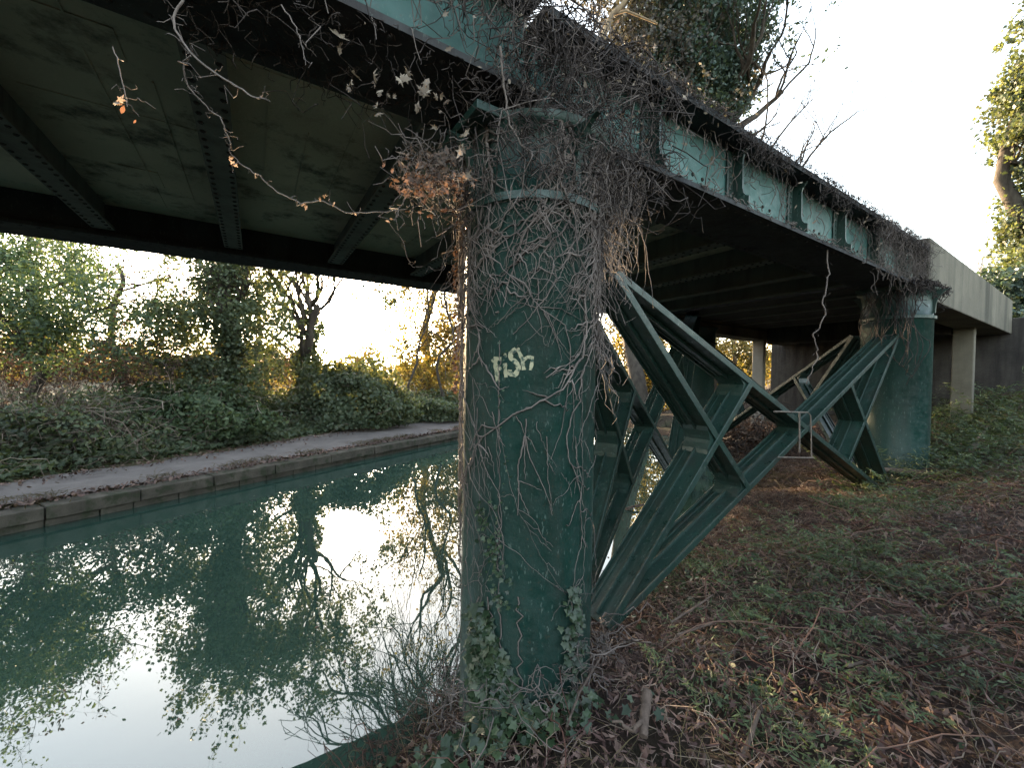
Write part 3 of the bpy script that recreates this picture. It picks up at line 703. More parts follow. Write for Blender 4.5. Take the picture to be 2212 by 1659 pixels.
# ------------------------------------------------------------------ trees behind and beside the photographer (they shade the bank)
for i, (x, y, lab) in enumerate([(3.2, -4.5, 'broad tree on the bank behind the viewpoint'), (-1.2, -6.5, 'broad tree beside the water behind the viewpoint'), (8.5, -1.5, 'broad tree on the rising bank to the right of the viewpoint'), (9.5, 4.2, 'broad tree on the slope right of the approach span')][:0]):
    g = zn(x, y)
    tree('shade_tree', lab, 'tree', (x, y, g), 7, .22, [((x, y, g+6.5), (3.4, 3.2, 2.6), 330, 40, .28)], 'ivyfar', .12, OVAL, boughs=7, L=2.4)

# ------------------------------------------------------------------ dead ivy on the near column
ivy = empty('dead_ivy', (c1[0], c1[1], .5), 'dense mat of dead grey ivy stems clinging to the near column and girder', 'ivy')
m = MB()
def ps(a, z, r): return np.array([c1[0]+cos(a)*r, c1[1]+sin(a)*r, z])
def _ang(x, y):
    q = on_col(x, y)-c1; return math.atan2(q[1], q[0])
GA, GB = _ang(1052, 780), _ang(1166, 780)
def climb(a, z, zend, rad, br=.16, dens=1.0, off=.008, drift=.0):
    P = []; v = R.gauss(drift, .10); zz = z
    while zz > zend and len(P) < 90:
        if GA < a < GB and 1.66 < zz < 2.02: break
        P.append(ps(a, zz, .322+off+abs(R.gauss(0, .004)))); v = v*.92+R.gauss(0, .075)
        a += v*.045/.32*1.6; st_ = R.uniform(.018, .04)*(1 if R.random() > .12 else .3); zz -= st_*.8
        if R.random() < br and rad > .0016 and len(P) > 1:
            sub = []; a2, z2, d2 = a, zz, R.choice((-1, 1))*R.uniform(.3, 1.2)
            for q in range(R.randint(3, 12)):
                sub.append(ps(a2, z2, .322+off+.004*R.random())); a2 += d2*.03/.32*R.uniform(.3, 1.2); z2 -= R.uniform(-.008, .03); d2 *= .9
            if len(sub) > 2: m.tube(sub, np.linspace(rad*.6, .0009, len(sub)), 3)
    if len(P) > 3:
        m.tube(P, np.linspace(rad*.68, rad*.22, len(P)), 4)
front = math.atan2(-c1[1], -c1[0])      # facing the camera
def fa(spread=1.65): return front+R.uniform(-spread, spread)
for i in range(170):       # dense top
    z = R.uniform(2.15, 2.85); climb(fa(), z, z-R.uniform(.12, .5), R.choice([.0012, .0016, .002, .0025, .004, .006]), .3, off=R.uniform(.003, .03))
for i in range(6):
    climb(front+R.choice((-1, 1))*R.uniform(.9, 1.6), R.uniform(1.9, 2.4), R.uniform(.4, 1.3), R.choice([.002, .003, .004, .005]), .2, off=R.uniform(.003, .02))
for i in range(24):        # both flanks
    climb(front-R.uniform(1.15, 1.65), R.uniform(1.2, 2.8), R.uniform(.35, 1.0), R.choice([.002, .003, .004]), .1, off=R.uniform(.002, .016))
for i in range(9):
    climb(front+R.uniform(1.2, 1.65), R.uniform(1.3, 2.8), R.uniform(1.2, 2.0), R.choice([.0015, .002, .003]), .1, off=R.uniform(.002, .012))
for i in range(5):
    z = R.uniform(1.0, 2.0); climb(fa(1.4), z, z-R.uniform(.2, .8), R.choice([.0012, .0016, .0022]), .12)
for i in range(11):
    climb(front+R.uniform(-1.5, 1.5), R.uniform(2.6, 2.88), R.uniform(1.7, 2.35), R.choice([.008, .010, .013]), .5, off=.009)
for i in range(4):
    climb(front+R.choice((-1.45, -1.3, 1.4, 1.55)), 2.8, R.uniform(.6, 1.2), .009, .35, off=.008)
# particular stems read from the photograph
def px(pts, rad, n=5, side=None):
    P = []
    for a, b in zip(pts[:-1], pts[1:]):
        for t in range(n):
            x = a[0]+(b[0]-a[0])*t/n+R.gauss(0, .7); y = a[1]+(b[1]-a[1])*t/n+R.gauss(0, .6); P.append(on_col(x, y, off=.008))
    P.append(on_col(*pts[-1], off=.008)); m.tube(P, np.linspace(rad*.7, rad*.3, len(P)), 4)
CR = lambda L: [cr(p) for p in L]
px(CR([(830, 0), (760, 130), (690, 205), (640, 280), (525, 390)]), .0045); px(CR([(700, 0), (705, 100), (690, 205), (720, 300), (725, 380)]), .004)
px(CR([(690, 205), (600, 175), (500, 150)]), .003); px(CR([(720, 215), (800, 260), (890, 330), (925, 470), (925, 650), (895, 850), (860, 1080), (790, 1260)]), .0035)
px(CR([(740, 230), (800, 350), (850, 480), (868, 570)]), .003); px(CR([(760, 230), (830, 400), (920, 530)]), .003)
px(CR([(720, 200), (860, 210), (1000, 290)]), .003); px(CR([(420, 0), (400, 110), (350, 210), (330, 260)]), .003)
px(CR([(610, 1090), (590, 1200), (560, 1300), (565, 1450), (560, 1650)]), .0055, 6); px(CR([(545, 960), (580, 1010), (610, 1090)]), .0035); px(CR([(615, 980), (612, 1090), (605, 1250), (610, 1400)]), .004)
px(CR([(610, 1095), (650, 1130), (690, 1210)]), .003); px(CR([(610, 1100), (640, 1250), (720, 1410), (780, 1560), (800, 1650)]), .0035)
px(CR([(560, 1460), (600, 1560), (640, 1650)]), .003); px(CR([(570, 1410), (650, 1440), (725, 1475)]), .0025); px(CR([(760, 1100), (765, 1250), (770, 1400), (800, 1620)]), .003)
px(CR([(780, 1290), (820, 1370)]), .0025); px(CR([(380, 930), (420, 1100), (470, 1170)]), .003); px(CR([(350, 1170), (390, 1290), (400, 1400)]), .0025)
for x, y0, y1 in ((430, 820, 1360), (280, 900, 1640), (330, 1000, 1500), (245, 700, 1650), (1010, 700, 1500), (960, 1100, 1500), (940, 700, 1200)):
    px(CR([(x, y0), (x+R.uniform(-20, 20), (y0*2+y1)/3), (x+R.uniform(-20, 20), (y0+2*y1)/3), (x+R.uniform(-20, 20), y1)]), .0025, 7)
# ragged fringe leaving the surface on both edges
for i in range(150):
    sd = R.choice((-1, 1, 1)); a = front+sd*R.uniform(1.1, 1.75); z = R.uniform(1.9, 2.85); p = ps(a, z, .33)
    out = np.array([cos(a), sin(a), 0]); q = p+out*R.uniform(.02, .12)*(1.5 if z > 2.3 else .8)+np.array([0, 0, -R.uniform(.05, .4)])
    m.tube(curve(p, q, 8, .05), np.linspace(R.choice([.003, .0022]), .001, 8), 3)
m.build('stems', M['stem'], ivy)
# tangled shaggy mass round the head of the column, hanging off the girder edge
m = MB(); md = MB()
for i in range(760):
    s = R.gauss(1.10, .34); z = R.uniform(2.72, 3.40); p = 1.42-abs(R.gauss(0, .05))-.01*R.random()
    if s < .72+.2*R.random() or s > 1.9: continue
    a = W(s, p, z); dz = -R.uniform(.05, .38); b_ = a+D3*R.gauss(0, .13)-C3*R.gauss(.02, .06)+[0, 0, dz]
    (m if R.random() < .22 else md).tube(curve(a, b_, 7, .09), np.linspace(R.choice([.0018, .0025, .0035]), .0012, 7), 3)
for i in range(190):      # capital
    a0 = fa(1.7); z = R.uniform(2.55, 2.86); r_ = .33+.12*R.random()
    p = ps(a0, z, r_); q = ps(a0+R.gauss(0, .35), z-R.uniform(-.05, .3), .33+.10*R.random()); (m if R.random() < .4 else md).tube(curve(p, q, 7, .1), .002, 3)
for i in range(80):       # curls hanging to the right of the column below the girder
    a = W(1.15+R.uniform(.25, .62), 1.42+R.uniform(0, .3), 2.86); q = a+D3*R.gauss(-.02, .05)+[0, 0, -R.uniform(.1, .75)]
    m.tube(curve(a, q, 10, .035), np.linspace(.003, .0012, 10), 3)
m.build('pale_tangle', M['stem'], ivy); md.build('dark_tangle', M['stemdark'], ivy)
# leaves, withered
m = MB(); mb_ = MB()
def leaf_at(mm, x, y, Y, s): mm.leaves([at(x, y, Y)], s*.95, CURL, nrm=(0, -1, .1), jit=.7, fold=1.1)
for x, y, s in ((732, 80, .040), (735, 100, .034), (762, 175, .028), (756, 185, .026), (875, 165, .025), (918, 185, .028), (912, 200, .026), (870, 170, .02), (822, 200, .02), (848, 205, .018), (925, 195, .02), (950, 205, .024), (950, 245, .022), (1005, 370, .026), (1000, 290, .022), (995, 330, .026), (808, 170, .02), (900, 230, .02), (965, 215, .018), (905, 190, .024), (880, 155, .02), (940, 270, .02), (820, 240, .016), (792, 55, .018), (718, 10, .018), (700, 60, .015)):
    for k_ in range(2): leaf_at(m, x+R.gauss(0, 4), y+R.gauss(0, 5), 1.42+R.uniform(-.06, .1), s)
for i in range(110):
    s = R.gauss(1.15, .38); a = W(s, 1.36-.05*R.random(), R.uniform(2.85, 3.42)); m.leaves([a], .015, CURL, nrm=(0, -1, .2), jit=.6, fold=.6)
for i in range(260):
    x, y = R.gauss(925, 38), R.gauss(375, 34); mb_.leaves([at(x, y, 1.62+R.uniform(-.15, .15))], .020, CURL, nrm=(0, -1, .3), jit=1, fold=1.1)
for i in range(160):
    t = R.random(); x, y = 985+15*R.random()-8*t, 420+430*t; mb_.leaves([at(x, y, 2.05)], .014, IVY, jit=1, fold=.6)
m.build('withered_leaves', M['pale_leaf'], ivy); mb_.build('brown_leaves', M['brown_leaf'], ivy)
m = MB()
for i in range(90):
    p = at(R.gauss(925, 34), R.gauss(365, 32), 1.62); q = p+rs.normal(size=3)*[.07, .05, .1]; m.tube(curve(p, q, 7, .09), .0016, 3)
m.build('leaf_stalks', M['stem'], ivy)

# hanging vines in front of / below the girder
def vine(label, pts, Y, rad, leaf=(), Y2=None):
    Y2 = Y2 or Y; n = len(pts); P = []
    for i, (a, b_) in enumerate(zip(pts[:-1], pts[1:])):
        for t in range(4):
            f = (i+t/4)/(n-1); P.append(at(a[0]+(b_[0]-a[0])*t/4+R.gauss(0, 1.3), a[1]+(b_[1]-a[1])*t/4+R.gauss(0, 1.3), Y+(Y2-Y)*f))
    P.append(at(*pts[-1], Y2)); o = empty('hanging_vine', P[0], label, 'vine', None)
    k = MB(); k.tube(P, np.linspace(rad, rad*.6, len(P)), 6, True)
    for i in range(len(P)//2):
        q = P[R.randint(2, len(P)-1)]; k.tube(curve(q, q+rs.normal(size=3)*.02, 4, .1), .0009, 3)
    k.build('stem', M['stem'], o)
    if leaf:
        k = MB()
        for x, y, s in leaf:
            for _ in range(2): k.leaves([at(x+R.gauss(0, 2), y+R.gauss(0, 2), Y2 if len(leaf) < 3 else (Y+Y2)/2)], s*.8, CURL, nrm=(0, -1, .2), jit=.8, fold=1.1)
        k.build('leaves', M['pale_leaf'], o)
    return o
vine('thick pale bare vine end curving across the top left underside', [(394, -30), (392, 5), (376, 28), (377, 60), (400, 100), (440, 140), (500, 180), (545, 208), (583, 218)], 1.05, .0032)
vine('long thin pale vine swinging from top left across to the column', [(412, 122), (396, 130), (399, 165), (412, 195), (445, 228), (480, 262), (495, 300), (497, 330), (515, 350), (560, 380), (600, 415), (650, 438), (700, 432), (745, 458), (790, 460), (875, 452)], 1.15, .0023,
     [(500, 340, .018), (505, 352, .018), (553, 383, .012), (690, 430, .012), (700, 428, .012), (660, 448, .012), (655, 440, .010), (720, 440, .012), (765, 462, .01), (840, 475, .012), (408, 188, .010)], 1.5)
short_vine = vine('short vine with dead leaves hanging left and catching orange light', [(245, 100), (258, 150), (272, 205), (275, 230)], 1.0, .0014, [(262, 218, .026), (252, 222, .022)])
vine('slender curved twig dangling below the second cross beam', [(838, 478), (870, 520), (882, 560), (890, 578), (912, 575)], 2.2, .0026)
vine('long wavy vine hanging below the far part of the near girder', [(1787, 540), (1790, 590), (1784, 630), (1775, 655), (1784, 680), (1770, 705), (1757, 725), (1765, 750), (1765, 775), (1750, 810), (1742, 830)], 3.4, .006)
vine('thin vine with a single withered leaf below the first web panel', [(1440, 378), (1438, 400), (1425, 415), (1410, 408)], 2.2, .002, [(1410, 408, .022)])
vine('straight twig reaching down over the dark underside near the top', [(608, 10), (640, 60), (652, 95), (660, 140)], 1.2, .0018)
vine('looped bare vine arching over the first girder panel', [(1300, 190), (1345, 200), (1362, 188), (1395, 205), (1412, 240), (1405, 300), (1400, 345)], 2.02, .0026)
k_ = vine('twisted vine hanging down the left part of the tangled column head', [(1080, 100), (1085, 160), (1092, 200), (1100, 270), (1125, 310), (1165, 345), (1190, 400)], 1.5, .0042, (), 1.66)
# leaf scraps, the orange light put into their colour
mm, nt = nodes('orange_leaf'); finish(nt, (.75, .20, .04), .6)
for x, y, q in ((265, 236, .010), (291, 262, .008)):
    m = MB(); m.leaves([at(x, y, 1.0)], q, OVAL, nrm=(0, -1, 0), jit=.2); m.build('leaf', mm, short_vine)['label'] = 'bright orange scrap of dead leaf'
# dark and pale tangles lying along the right girder
g = empty('girder_ivy', W(3.5, 1.42, 3.33), 'dry ivy stems trailing over the top edge of the girder right of the column', 'ivy')
m = MB(); md = MB()
for i in range(800):
    s = R.uniform(1.6, 6.55); a = W(s, 1.40-abs(R.gauss(0, .015)), 3.37-abs(R.gauss(0, .04)))
    drop = abs(R.gauss(.05, .05))*(1+.8*math.sin(s*5.1))+(.20*R.random() if (s > 4.9) else .0)+(.12*R.random() if 2.6 < s < 3.2 else 0)
    q = a+D3*R.gauss(0, .10)+[0, 0, -drop]; q -= C3*0.0
    (m if R.random() < (.45 if s > 4.9 else .08) else md).tube(curve(a, q, 6, .08), .0018, 3)
for i in range(220):
    s = R.uniform(5.0, 6.6); a = W(s, 1.42, R.uniform(3.0, 3.36)); q = a+D3*R.gauss(0, .08)-C3*abs(R.gauss(0, .02))+[0, 0, -R.uniform(.08, .4)]
    m.tube(curve(a, q, 8, .05), .0022, 3)
for i in range(90):
    s = R.uniform(1.6, 6.5); a = W(s, 1.5, 3.30); q = a+D3*R.gauss(0, .10)+[0, 0, -R.uniform(.1, .42)]
    m.tube(curve(a, q, 8, .05), .0028, 3)
for i in range(200):
    s = R.uniform(1.6, 6.5); a = W(s, 1.42, ZB+.035); m.tube(curve(a, a+D3*R.gauss(0, .05)-C3*.02*R.random()+[0, 0, R.uniform(-.03, .03)], 4, .1), .003, 3)
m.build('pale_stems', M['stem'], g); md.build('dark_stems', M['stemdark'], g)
m = MB()
for i in range(45): m.leaves([W(R.uniform(1.6, 6.4), 1.40, R.uniform(2.95, 3.35))], .018, CURL, nrm=(0, -1, 0), jit=.6, fold=.6)
m.build('withered_leaves', M['pale_leaf'], g)
g = empty('girder_ivy', W(.4, 1.42, 3.42), 'dry ivy stems hanging over the pale blue girder left of the column', 'ivy'); m = MB(); md = MB()
for i in range(380):
    s = R.uniform(-.6, 1.0); a = W(s, 1.40-abs(R.gauss(0, .02)), R.uniform(3.1, 3.48)); q = a+D3*R.gauss(0, .08)+[0, 0, -R.uniform(.05, .35)]
    if R.random() < .5+.5*(s > .5): (m if R.random() < .5 else md).tube(curve(a, q, 7, .08), .0018, 3)
for i in range(260):
    s = R.uniform(-.2, 1.0); a = W(s, 1.42+.4*R.random(), 2.945); q = a+D3*R.gauss(0, .08)+rs.normal(size=3)*.02+[0, 0, -abs(R.gauss(0, .08))]
    md.tube(curve(a, q, 7, .08), .0018, 3)
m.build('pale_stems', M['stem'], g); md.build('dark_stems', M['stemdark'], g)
# ivy on the far column head
g = empty('column_head_ivy', W(6.48, 1.3, 2.8), 'scrap of dead ivy trailing from the head of the far column', 'ivy'); m = MB()
for i in range(260):
    a = c2*[1, 1, 0]+D3*R.uniform(-.55, .45)+C3*R.uniform(-.36, -.2)+[0, 0, 2.86]; m.tube(curve(a, a+D3*R.gauss(0, .06)-C3*.03*R.random()+[0, 0, -R.uniform(-.03, .25)*R.random()], 6, .1), .004, 3)
for i in range(45):
    a = c2*[1, 1, 0]+D3*R.uniform(-.5, -.33)+C3*R.uniform(-.3, .2)+[0, 0, 2.8]; m.tube(curve(a, a+[R.gauss(0, .05), R.gauss(0, .05), -R.uniform(.2, 1.1)], 9, .03), .004, 3)
m.build('stems', M['stemdark'], g)

# ------------------------------------------------------------------ live ivy at the foot of the column
g = empty('live_ivy', (c1[0]-.05, c1[1]-.33, .4), 'glossy green ivy climbing the foot of the near column', 'ivy'); m = MB()
def ivyon(x, y, s, n=1):
    for _ in range(n):
        p = on_col(x, y, off=.012+.02*R.random()); d = p-c1; d[2] = .35; d /= np.linalg.norm(d); m.leaves([p], s, IVY, nrm=d*1.5, jit=.35, fold=.2)
for i in range(620):
    t = R.random()**.7; y = 1300+330*t; x = 1012+R.random()*(35+150*t**1.3); ivyon(x+R.gauss(0, 6), y, .020+.010*R.random())
for i in range(110):
    t = R.random(); ivyon(1240+R.gauss(0, 5+16*t), 1270+200*t, .017+.006*R.random())
for x0, y0 in CR([(430, 450), (455, 525), (480, 505), (460, 570), (470, 620), (445, 660), (470, 700), (440, 740), (458, 780), (430, 820), (455, 860), (430, 900), (460, 1190), (475, 1240), (490, 1270), (470, 1290), (480, 1340), (510, 1380), (460, 1430), (460, 1490), (445, 1560), (480, 1600), (440, 1040)]): ivyon(x0, y0, .0075)
for i in range(120):
    t = R.random(); ivyon(1040+45*t+R.gauss(0, 14), 1080+240*t, .012)
for i in range(240):
    p = c1*[1, 1, 0]+np.array([R.gauss(-.12, .22), -.36-abs(R.gauss(0, .08)), 0]); p[2] = zn(p[0], p[1])+.03+.09*R.random(); m.leaves([p], .026, IVY, nrm=(0, -.5, 1), jit=.4, fold=.2)
m.build('leaves', M['ivy'], g)
m = MB()
for x in (1030, 1055, 1080, 1120, 1235, 1250):
    P = [on_col(x+R.gauss(0, 4), y, off=.006) for y in range(1290, 1600, 14)]; m.tube(P, .003, 4)
P = [on_col(*q, off=.004) for q in [(1078+R.gauss(0, 2), y) for y in range(735, 1320, 12)]]; m.tube(P, .0018, 4)
m.build('stems', M['stem'], g)
m = MB()       # pale root tangle at the foot
for i in range(170):
    a = R.uniform(front-1.9, front+1.9); p = ps(a, zn(*ps(a, 0, .36)[:2])+R.uniform(0, .22), .35+.07*R.random()); m.tube(curve(p, p+rs.normal(size=3)*[.10, .08, .07], 7, .08), R.choice([.0015, .002, .003]), 3)
m.build('roots', M['stem'], g)

# ------------------------------------------------------------------ near bank ground cover
def scat(n, f=None, q1=5.5, u0=-1.5, u1=11):
    X = []
    for tries in range(6):
        u = rs.uniform(0, 1, n*2)**1.6*(u1-u0)+u0; q = rs.uniform(-1.25, q1, n*2); d = q-shore(u)
        ok = (d > .06); u, q = u[ok], q[ok]
        xs, ys = u*E_[0]+q*N_[0], u*E_[1]+q*N_[1]
        dc = np.hypot(xs, ys+.0); ok = (ys > .35)
        xs, ys, u, q = xs[ok], ys[ok], u[ok], q[ok]
        if f is not None:
            k_ = rs.rand(len(xs)) < f(xs, ys); xs, ys, u, q = xs[k_], ys[k_], u[k_], q[k_]
        X.append(np.stack([xs, ys, near_h(u, q)], 1))
        if sum(map(len, X)) > n: break
    return np.vstack(X)[:n]
green = [on_z(x, y, .55) for x, y in ((1560, 1440), (1640, 1450), (1880, 1230), (1930, 1270), (1790, 1180), (1720, 1300), (2100, 1040), (2040, 960), (2180, 950), (2190, 900), (2120, 1000), (2200, 1020), (2000, 1060), (1950, 1120), (1450, 1170), (2090, 1350), (2140, 1530), (1800, 1400), (1560, 1200), (1880, 1480), (2000, 1560), (1700, 1600))]
GP = np.array(green)
def gf(xs, ys):
    d = np.hypot(xs[:, None]-GP[None, :, 0], ys[:, None]-GP[None, :, 1])/np.array([np.linalg.norm(g_)*.085+.03 for g_ in GP])[None]
    return np.exp(-(d**2).min(1))
m = MB(); P = scat(60000); m.leaves(P+[0, 0, .012]+rs.rand(len(P), 1)*[0, 0, .035], .026, NARROW, nrm=(0, 0, 1), jit=.9, fold=.8)
P = scat(17000); m.leaves(P+[0, 0, .015]+rs.rand(len(P), 1)*[0, 0, .04], .018*rs.uniform(.5, 1.7, len(P)), CURL, nrm=(0, 0, 1), jit=.9, fold=1.2)
tag(m.build('leaf_litter', M['litter']), 'thick carpet of dead brown leaves on the near bank', 'leaf litter', kind='stuff')
m = MB(); P = scat(8500)
for p in P:
    a = R.uniform(0, 2*pi); L = R.uniform(.06, .34); e_ = R.uniform(-.02, .28)*L
    q = p+np.array([cos(a)*L, sin(a)*L, 0]); q[2] = max(zn(q[0], q[1]), p[2]-.05)+.02+max(0, e_); m.tube(curve(p+[0, 0, .015], q, 6, .045, -.02*R.random()), np.linspace(R.choice([.0012, .0018, .0025]), .0008, 6), 3)
tag(m.build('fallen_twigs', M['twig']), 'thin dry twigs and grass stalks scattered over the near bank', 'twigs', kind='stuff')
m = MB()
for p in scat(430, q1=4.5):
    a = R.uniform(0, 2*pi); L = R.uniform(.35, 1.3)
    q = p+np.array([cos(a)*L, sin(a)*L, 0]); q[2] = zn(q[0], q[1])+.03
    if q[1] < .45 or np.linalg.norm(q[:2]) < .7 or np.linalg.norm(p[:2]) < .7: continue
    m.tube(curve(p+[0, 0, .02], q, 12, .022, -R.uniform(.02, .16)), np.linspace(R.choice([.0025, .0035, .0045]), .0015, 12), 4)
tag(m.build('bramble_stems', M['bramble']), 'long arching reddish bramble stems lying across the near bank', 'bramble', kind='stuff')
m = MB(); n = 0
for p in scat(820, lambda a, b_: .004+.99*gf(a, b_)):     # feathery herb sprays
    a = R.uniform(0, 2*pi); L = R.uniform(.08, .24)*(1+.22*np.linalg.norm(p[:2])); d = np.array([cos(a)*.8, sin(a)*.8, R.uniform(.5, 1.3)]); q = p+d*L
    ts = np.linspace(.15, 1, 9)[:, None]; sp = p+(q-p)*ts; sp[:, 2] -= (ts[:, 0]**2)*L*.35
    sd = np.cross(d, [0, 0, 1.]); sd /= np.linalg.norm(sd)
    wdt = (1.05-ts)*L*.5
    pts = np.vstack([sp+sd*wdt*f_ for f_ in (-1, -.5, .5, 1)]+[sp]); m.leaves(pts, .012*(1+.25*np.linalg.norm(p[:2])), NARROW, nrm=(0, 0, 1), jit=.45)
P = scat(3600, lambda a, b_: .003+.99*gf(a, b_)**1.5); m.leaves(P+[0, 0, .03]+rs.rand(len(P), 1)*[0, 0, .05], .015, OVAL, nrm=(0, 0, 1), jit=.6)
tag(m.build('ground_herbs', M['herb']), 'patches of low feathery green herbs growing through the dead leaves', 'herbs', kind='stuff')
m = MB(); P = scat(1500, lambda a, b_: np.clip(.005+np.exp(-((a-1.2)**2+(b_-3.4)**2)/.5), 0, 1)); m.leaves(P+[0, 0, .035]+rs.rand(len(P), 1)*[0, 0, .04], .024, IVY, nrm=(0, 0, 1), jit=.4)
tag(m.build('ground_ivy', M['ivy']), 'creeping ivy over the bank edge below the bracing', 'ivy', kind='stuff')
# dead wood
def stick(label, name, pts, z, rad, mat='twig2', side=()):
    P = [on_z(x, y, z+dz) for x, y, dz in pts]; Q = []
    for a, b_ in zip(P[:-1], P[1:]): Q += [a+(b_-a)*t/5+rs.normal(size=3)*rad*.08 for t in range(5)]
    Q.append(P[-1]); k = MB(); k.tube(Q, np.linspace(rad, rad*.72, len(Q)), 8, True)
    for i, dd, l in side:
        k.tube(curve(Q[i], Q[i]+np.array(dd)*l, 6, .05), np.linspace(rad*.45, rad*.2, 6), 6, True)
    return tag(k.build(name, M[mat], None, True), label, 'log' if name == 'log' else 'branch')
M['twig2'] = noisy('fallen_wood', [(.3, (.06, .044, .036)), (.7, (.17, .125, .10))], 22, .9, (1, 1, 1), bs=.5)
stick('short thick broken log with a side stub lying among dead leaves', 'log', [(1398, 1500, .05), (1392, 1545, .04), (1390, 1592, .02)], .50, .020, side=[(6, (-.9, -.1, 0), .13)])
stick('slender pale stick slanting up out of the leaves right of the short log', 'fallen_branch', [(1600, 1640, .0), (1622, 1590, .05), (1640, 1535, .10)], .48, .009)
stick('long thin branch lying below the right hand green patches', 'fallen_branch', [(1830, 1440, .03), (1960, 1410, .03), (2075, 1385, .04), (2150, 1360, .03)], .56, .007)
stick('grey branch lying at the foot of the far green column', 'fallen_branch', [(1880, 1014, .05), (1940, 1017, .05), (2010, 1022, .05), (2062, 1016, .04)], .72, .03)
stick('bleached broken branch propped on the slope below the abutment', 'fallen_branch', [(2098, 972, .05), (2125, 935, .15), (2145, 910, .25), (2190, 890, .3)], .9, .03)
stick('thin bare stick pushed into the bank beside the bracing foot', 'fallen_branch', [(1300, 1350, .0), (1312, 1395, .0), (1250, 1500, .06), (1225, 1570, .08)], .42, .006)
stick('straight twig pointing left over the water edge', 'fallen_branch', [(1462, 1372, .05), (1500, 1360, .05), (1560, 1340, .04)], .40, .006)
stick('second straight twig crossing the bank edge below the bracing', 'fallen_branch', [(1449, 1345, .05), (1505, 1310, .05), (1540, 1285, .05)], .40, .006)
stick('half sunk driftwood in the dark pool behind the bracing', 'fallen_branch', [(1352, 1100, .02), (1380, 1092, .05), (1420, 1090, .0)], .0, .02)
m = MB()
for c in scat(360, lambda a, b_: np.clip(.5+.7*np.sin(a*2.3+b_)+.6*np.sin(b_*3.1-a), .02, 1), q1=5.5):
    fr_ = R.random(); 
    for i in range(14):
        a = R.uniform(0, 2*pi); L = R.uniform(.06, .24)*(1+.12*np.linalg.norm(c[:2])); d = np.array([cos(a), sin(a), 0])
        p = c+rs.normal(size=3)*[.03, .03, 0]; t = np.linspace(0, 1, 5)[:, None]
        m.tube(p+d*L*t+np.array([0, 0, 1])*(L*.75*t-L*.6*t**2), np.linspace(.0016, .0005, 5)*(1+.15*np.linalg.norm(c[:2])), 3)
tag(m.build('bank_grass', M['grass']), 'limp tufts of half dead grass over the near bank', 'grass', kind='stuff')
m = MB(); P = []
for i in range(260):
    u = R.uniform(-2, 9); q = (shore(u)-abs(R.gauss(0, .35))-.05) if R.random() < .6 else R.uniform(-6.4, -1); P.append(U(u, q, .004))
m.leaves(P, .014, OVAL, nrm=(0, 0, 3), jit=.12, fold=.05)
tag(m.build('floating_leaves', M['litter']), 'small dead leaves floating on the canal', 'floating leaves', kind='stuff')
m = MB()
for i in range(520):
    u = R.uniform(.6, 3.4); q = shore(u)+R.uniform(-.02, .12); p = U(u, q, float(near_h(u, q))+.03)
    if np.hypot(p[0]-c1[0], p[1]-c1[1]) < .34: continue
    a_ = U(u+R.gauss(0, .10), q-R.uniform(.04, .30), R.uniform(-.03, .12)); m.tube(curve(p, a_, 7, .08), np.linspace(R.choice([.0015, .0025, .004]), .001, 7), 3)
tag(m.build('bank_roots', M['bramble']), 'thin roots and stems trailing over the muddy canal edge', 'roots', kind='stuff')
# tall dry stalks at the front
m = MB()
for i in range(120):
    p = scat(1, q1=1.5, u0=.3, u1=3.5)[0]; m.tube(curve(p, p+np.array([R.gauss(0, .12), R.gauss(0, .12), R.uniform(.05, .22)]), 6, .05), [.002, .002, .0016, .0013, .001, .0008], 3)
tag(m.build('dry_stalks', M['grass']), 'upright dry stalks around the foot of the near column', 'stalks', kind='stuff')

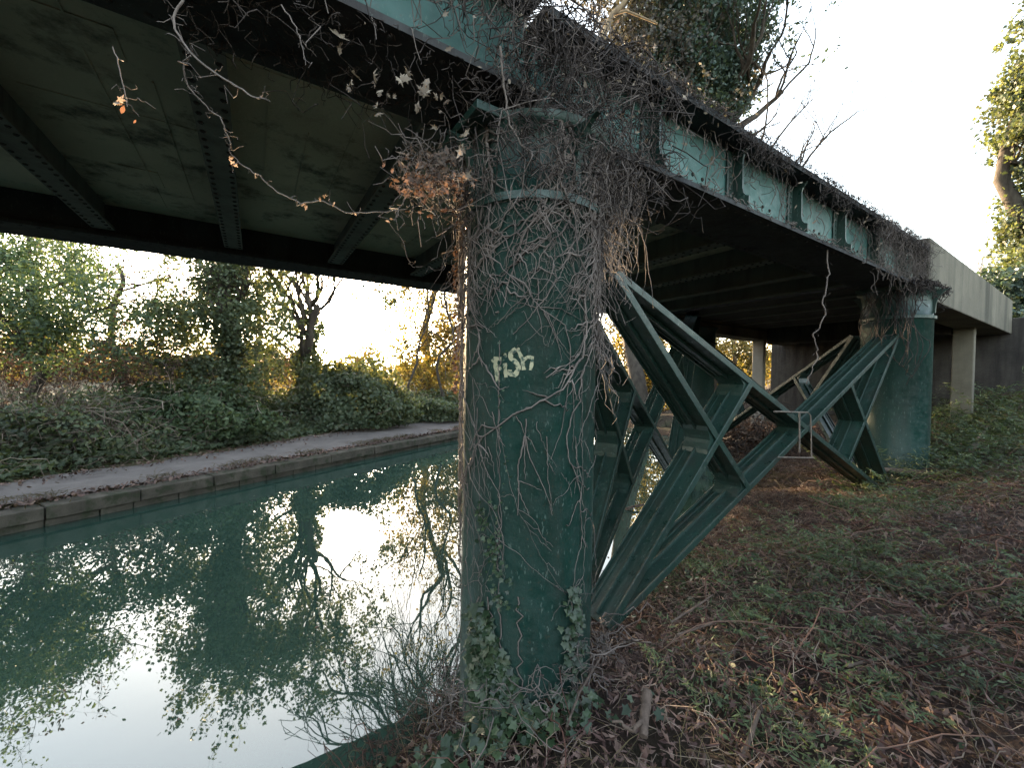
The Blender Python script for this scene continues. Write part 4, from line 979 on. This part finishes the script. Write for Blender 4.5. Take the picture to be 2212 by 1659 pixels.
# ------------------------------------------------------------------ light
SUN_AZ, SUN_EL = radians(-22), radians(5.5)      # azimuth from +Y towards +X
sd = np.array([sin(SUN_AZ)*cos(SUN_EL), cos(SUN_AZ)*cos(SUN_EL), sin(SUN_EL)])
from mathutils import Vector, Matrix
ld = bpy.data.lights.new('sun', 'SUN'); ld.energy = 2.6; ld.angle = radians(.6); ld.color = (1, .72, .42)
lo = bpy.data.objects.new('sun', ld); COL.objects.link(lo); lo.rotation_euler = Vector(sd).to_track_quat('Z', 'Y').to_euler(); lo.location = (0, 0, 30)
wd = bpy.data.worlds.new('World'); S.world = wd; wd.use_nodes = True; nt = wd.node_tree
sky = nt.nodes.new('ShaderNodeTexSky'); sky.sky_type = 'NISHITA'; sky.sun_disc = False
sky.sun_elevation = SUN_EL; sky.sun_rotation = SUN_AZ; sky.air_density = 1.0; sky.dust_density = 2.5; sky.ozone_density = 1.0
bg = nt.nodes['Background']; bg.inputs['Strength'].default_value = .15
hs = N(nt, 'ShaderNodeHueSaturation', Saturation=.60); nt.links.new(sky.outputs[0], hs.inputs['Color']); nt.links.new(hs.outputs[0], bg.inputs['Color'])
# ------------------------------------------------------------------ camera
cd = bpy.data.cameras.new('camera'); co = bpy.data.objects.new('camera', cd); COL.objects.link(co); S.camera = co
cd.sensor_width = 36; cd.lens = FP/2212*36; cd.clip_start = .02; cd.clip_end = 3000
c_, s_ = cos(RL), sin(RL); sp, cp = sin(PT), cos(PT)
rt = (c_, -s_*sp, s_*cp); upv = (-s_, -c_*sp, c_*cp); bk = (0, -cp, -sp)
co.matrix_world = Matrix(((rt[0], upv[0], bk[0], 0), (rt[1], upv[1], bk[1], 0), (rt[2], upv[2], bk[2], H), (0, 0, 0, 1)))
S.view_settings.view_transform = 'Standard'; S.view_settings.look = 'None'; S.view_settings.gamma = 1
S.view_settings.exposure = 3.7

S.cycles.max_bounces = 6; S.cycles.diffuse_bounces = 3; S.cycles.glossy_bounces = 3; S.cycles.transmission_bounces = 2; S.cycles.caustics_reflective = False; S.cycles.caustics_refractive = False
